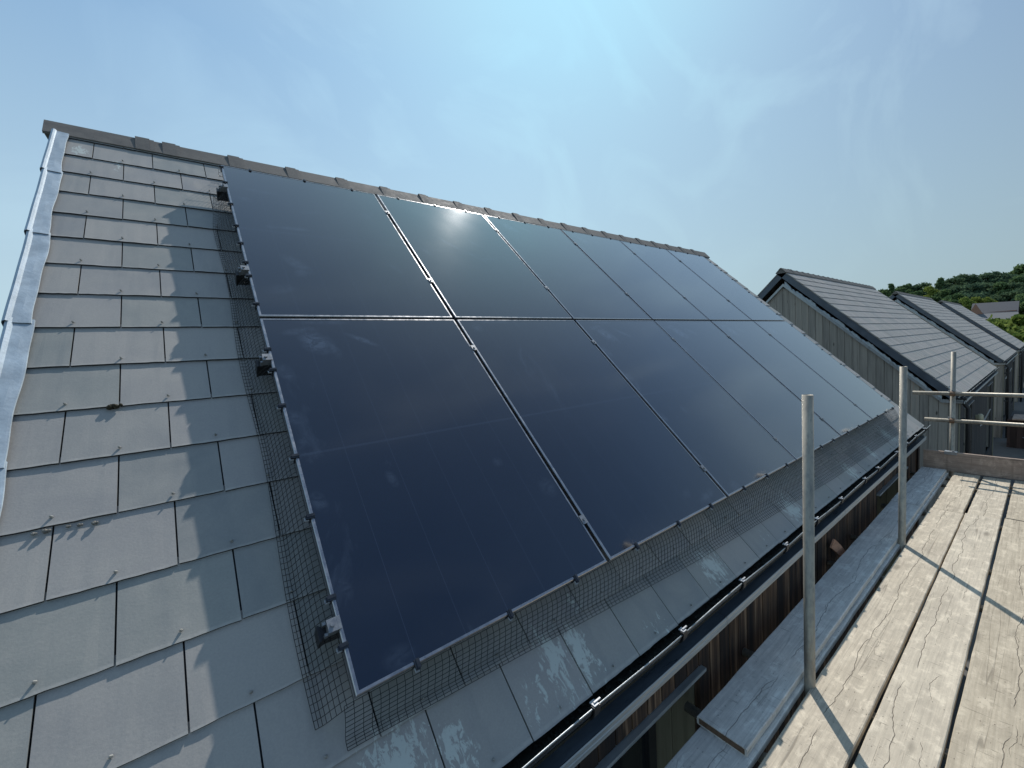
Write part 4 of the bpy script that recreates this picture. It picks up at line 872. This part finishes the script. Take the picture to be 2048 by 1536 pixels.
mb = MB(); mb.box((D - 12.6, b - 0.6, gz_ - 2), (D - 4.2, a - 0.4, hp[4].z - 0.35)); mb.build('front_wall', MT['brick'], t)
MB().path([(D - 4.6, b + 0.1, ze - 0.6), (D - 4.6, b + 0.1, gz_)], 0.16, 8).build('downpipe', MT['white'], t)

# ------------------------------------------------------------------ trees
def crown(seed, w, h, shape, nleaf, leaf):
    rnd = random.Random(seed); mb = MB(); lobes = []
    for k in range(26 if shape == 'round' else 12):
        if shape == 'round':
            z = rnd.uniform(0.25, 0.92); rr = math.sin(math.pi * min(1, max(0.05, z * 0.9 + 0.08))) * 0.5 * w
            a = rnd.uniform(0, 6.28); q = rr * math.sqrt(rnd.random()) * 0.85; lobes.append((q * math.cos(a), q * math.sin(a), z * h, w * rnd.uniform(0.09, 0.22), h * rnd.uniform(0.06, 0.13)))
        else:
            z = 0.15 + 0.78 * k / 11; rr = (1.02 - z) * 0.5 * w; a = rnd.uniform(0, 6.28); q = rr * rnd.uniform(0, 0.75); lobes.append((q * math.cos(a), q * math.sin(a), z * h, max(0.12 * w, rr * rnd.uniform(0.6, 0.9)), h * rnd.uniform(0.07, 0.12)))
    for i in range(nleaf):
        lx, ly, lz, lr, lh = rnd.choice(lobes)
        d = Vector((rnd.gauss(0, 1), rnd.gauss(0, 1), rnd.gauss(0, 1))).normalized(); q = rnd.random() ** 0.35 * rnd.uniform(0.85, 1.12) * (1.35 if rnd.random() < 0.07 else 1.0)
        c = Vector((lx + d.x * lr * q, ly + d.y * lr * q, lz + d.z * lh * q)); s = leaf * rnd.uniform(0.6, 1.4)
        u1 = Vector((rnd.uniform(-1, 1), rnd.uniform(-1, 1), rnd.uniform(-1, 1))).normalized(); u2 = u1.cross(Vector((rnd.uniform(-1, 1), rnd.uniform(-1, 1), rnd.uniform(-1, 1)))).normalized()
        r = min(0.99, max(0.01, rnd.gauss(0.5, 0.28)))
        mb.add([c - u1 * s, c - u1 * s * .2 + u2 * s * .6, c + u1 * s, c - u2 * s * 0.5], [(0, 1, 2, 3)], [(r, 0, 0)] * 4)
    return mb
def trunk(seed, h, w):
    rnd = random.Random(seed); mb = MB(); r0 = h * 0.022
    top = Vector((rnd.uniform(-.3, .3), rnd.uniform(-.3, .3), h * 0.72)); mb.path([(0, 0, 0), (0, 0, h * 0.02), (top.x * .4, top.y * .4, h * 0.4), top], [r0 * 1.5, r0 * 1.1, r0 * 0.7, r0 * 0.25], 8)
    for k in range(7):
        a = k * 2.4 + rnd.uniform(-.4, .4); z = h * rnd.uniform(0.28, 0.58); e = Vector((math.cos(a) * w * 0.36, math.sin(a) * w * 0.36, z + h * 0.2))
        b0 = Vector((top.x * z / h * .55, top.y * z / h * .55, z)); mb.path([b0, (b0 + e) / 2 + Vector((0, 0, -0.02 * h)), e], [r0 * 0.5, r0 * 0.32, r0 * 0.1], 6)
    return mb
protos = {}
def tree(kind, px, py, X, h, label, cat='tree', group='trees on the wooded hill', name='broadleaf_tree'):
    p = ray(px, py, X)
    if kind not in protos:
        w, shape, leafm, nl_, lf = {'dark': (10.0, 'round', 'leaf_dark', 8200, 0.34), 'dark2': (9.0, 'round', 'leaf_dark', 7600, 0.34), 'mid': (8.5, 'round', 'leaf_mid', 7400, 0.33), 'point': (5.0, 'cone', 'leaf_mid', 4600, 0.30), 'pale': (8.0, 'round', 'leaf_pale', 6800, 0.30), 'bush': (7.0, 'round', 'leaf_pale', 5200, 0.24)}[kind]
        H_ = 5.0 if kind == 'bush' else 10.0
        t = thing(name, label, cat, (0, 0, 0), (0, 0, 0), group)
        crown(len(protos) * 11 + 3, w, H_, shape, nl_, lf).build('crown', MT[leafm], t, world=False); trunk(len(protos) + 5, H_, w).build('trunk', MT['bark'], t, True, world=False)
        protos[kind] = (t, H_)
    else: t = copy_tree(protos[kind][0])
    H_ = protos[kind][1]; s = h / H_
    t.name = name; t['label'] = label; t['category'] = cat; t['group'] = group
    t.location = (p.x, p.y, p.z - h); t.rotation_euler = (0, 0, random.uniform(0, 6.28)); t.scale = (s, s, s * random.uniform(0.95, 1.05))
    return t
sky_line = [('mid', 1768, 578, 215, 10, 'small mid green tree at the left end of the wooded skyline'), ('point', 1783, 565, 215, 11, 'slim pointed tree at the left end of the wooded skyline'), ('mid', 1806, 572, 222, 10, 'mid green tree on the skyline right of the slim pointed one'),
    ('point', 1819, 567, 225, 10, 'thin pointed tree between two rounded skyline trees'), ('dark', 1848, 561, 226, 12, 'rounded dark tree on the skyline left of the tall pointed one'), ('point', 1881, 556, 228, 13, 'tall pointed tree midway along the wooded skyline'),
    ('dark', 1903, 549, 232, 13, 'dark skyline tree just right of the tall pointed tree'), ('dark2', 1930, 548, 240, 14, 'broad dark tree on the skyline between two gaps of sky'), ('dark', 1966, 541, 250, 16, 'largest dark domed tree on the wooded skyline'),
    ('dark2', 1992, 546, 252, 14, 'dark tree on the skyline right of the largest dome'), ('dark', 2014, 545, 254, 14, 'dark skyline tree second from the right edge'), ('mid', 2042, 533, 262, 16, 'hazy high tree at the right edge of the skyline'), ('dark', 2066, 528, 266, 16, 'hazy tall tree cut by the right edge of the picture')]
mid_rows = [('mid', 1795, 588, 196, 9, 'mid green tree low at the left of the wood behind a ridge'), ('mid', 1830, 584, 198, 9, 'mid green tree below the thin pointed tree'), ('pale', 1858, 572, 205, 9, 'yellowish green tree below the rounded dark skyline tree'), ('mid', 1886, 578, 202, 10, 'mid green tree below the tall pointed tree'),
    ('dark', 1915, 568, 215, 12, 'dark tree in the middle rows of the wood, left part'), ('dark2', 1945, 566, 220, 13, 'dark tree in the middle rows of the wood, below broad skyline tree'), ('dark', 1972, 562, 226, 14, 'dark tree in the middle rows below the largest dome'), ('mid', 1998, 566, 222, 12, 'greener tree in the middle rows right of the dome'), ('dark', 2022, 562, 224, 13, 'dark tree in the middle rows near the right edge'), ('mid', 2046, 556, 228, 13, 'mid green tree in the middle rows at the right edge'),
    ('mid', 1908, 588, 186, 9, 'small mid green tree low in the wood left of the brick house'), ('dark', 1936, 584, 194, 11, 'dark tree low in the wood behind the bright bush'), ('dark2', 1966, 582, 196, 11, 'dark tree low in the wood behind the brick house ridge'), ('dark', 1996, 582, 194, 11, 'dark tree directly behind the middle of the brick house'), ('dark2', 2026, 580, 192, 11, 'dark tree behind the right end of the brick house'), ('mid', 2050, 586, 180, 11, 'mid green tree right of the brick house at the picture edge')]
for a in sky_line + mid_rows: tree(*a)
for a in (('pale', 1929, 594, 172, 7, 'bright green tree just left of the brick gable'), ('pale', 1952, 594, 176, 6.5, 'bright green tree behind the brick gable peak'), ('pale', 1974, 595, 178, 6, 'low bright green tree behind the brick house roof')): tree(*a, group='bright trees round the brick house')
for a in (('bush', 1996, 634, 74, 4.4, 'sunlit yellow green bush left of the brick house front, darker half shaded'), ('bush', 2024, 640, 62, 4.6, 'sunlit yellow green bush in front of the brick house'), ('bush', 2046, 622, 58, 5.4, 'tall sunlit yellow green bush at the right picture edge'), ('bush', 2036, 662, 52, 4.2, 'lower sunlit bush above the end of the row of roofs')): tree(*a, cat='bush', group='bushes beyond the row of houses', name='bush')
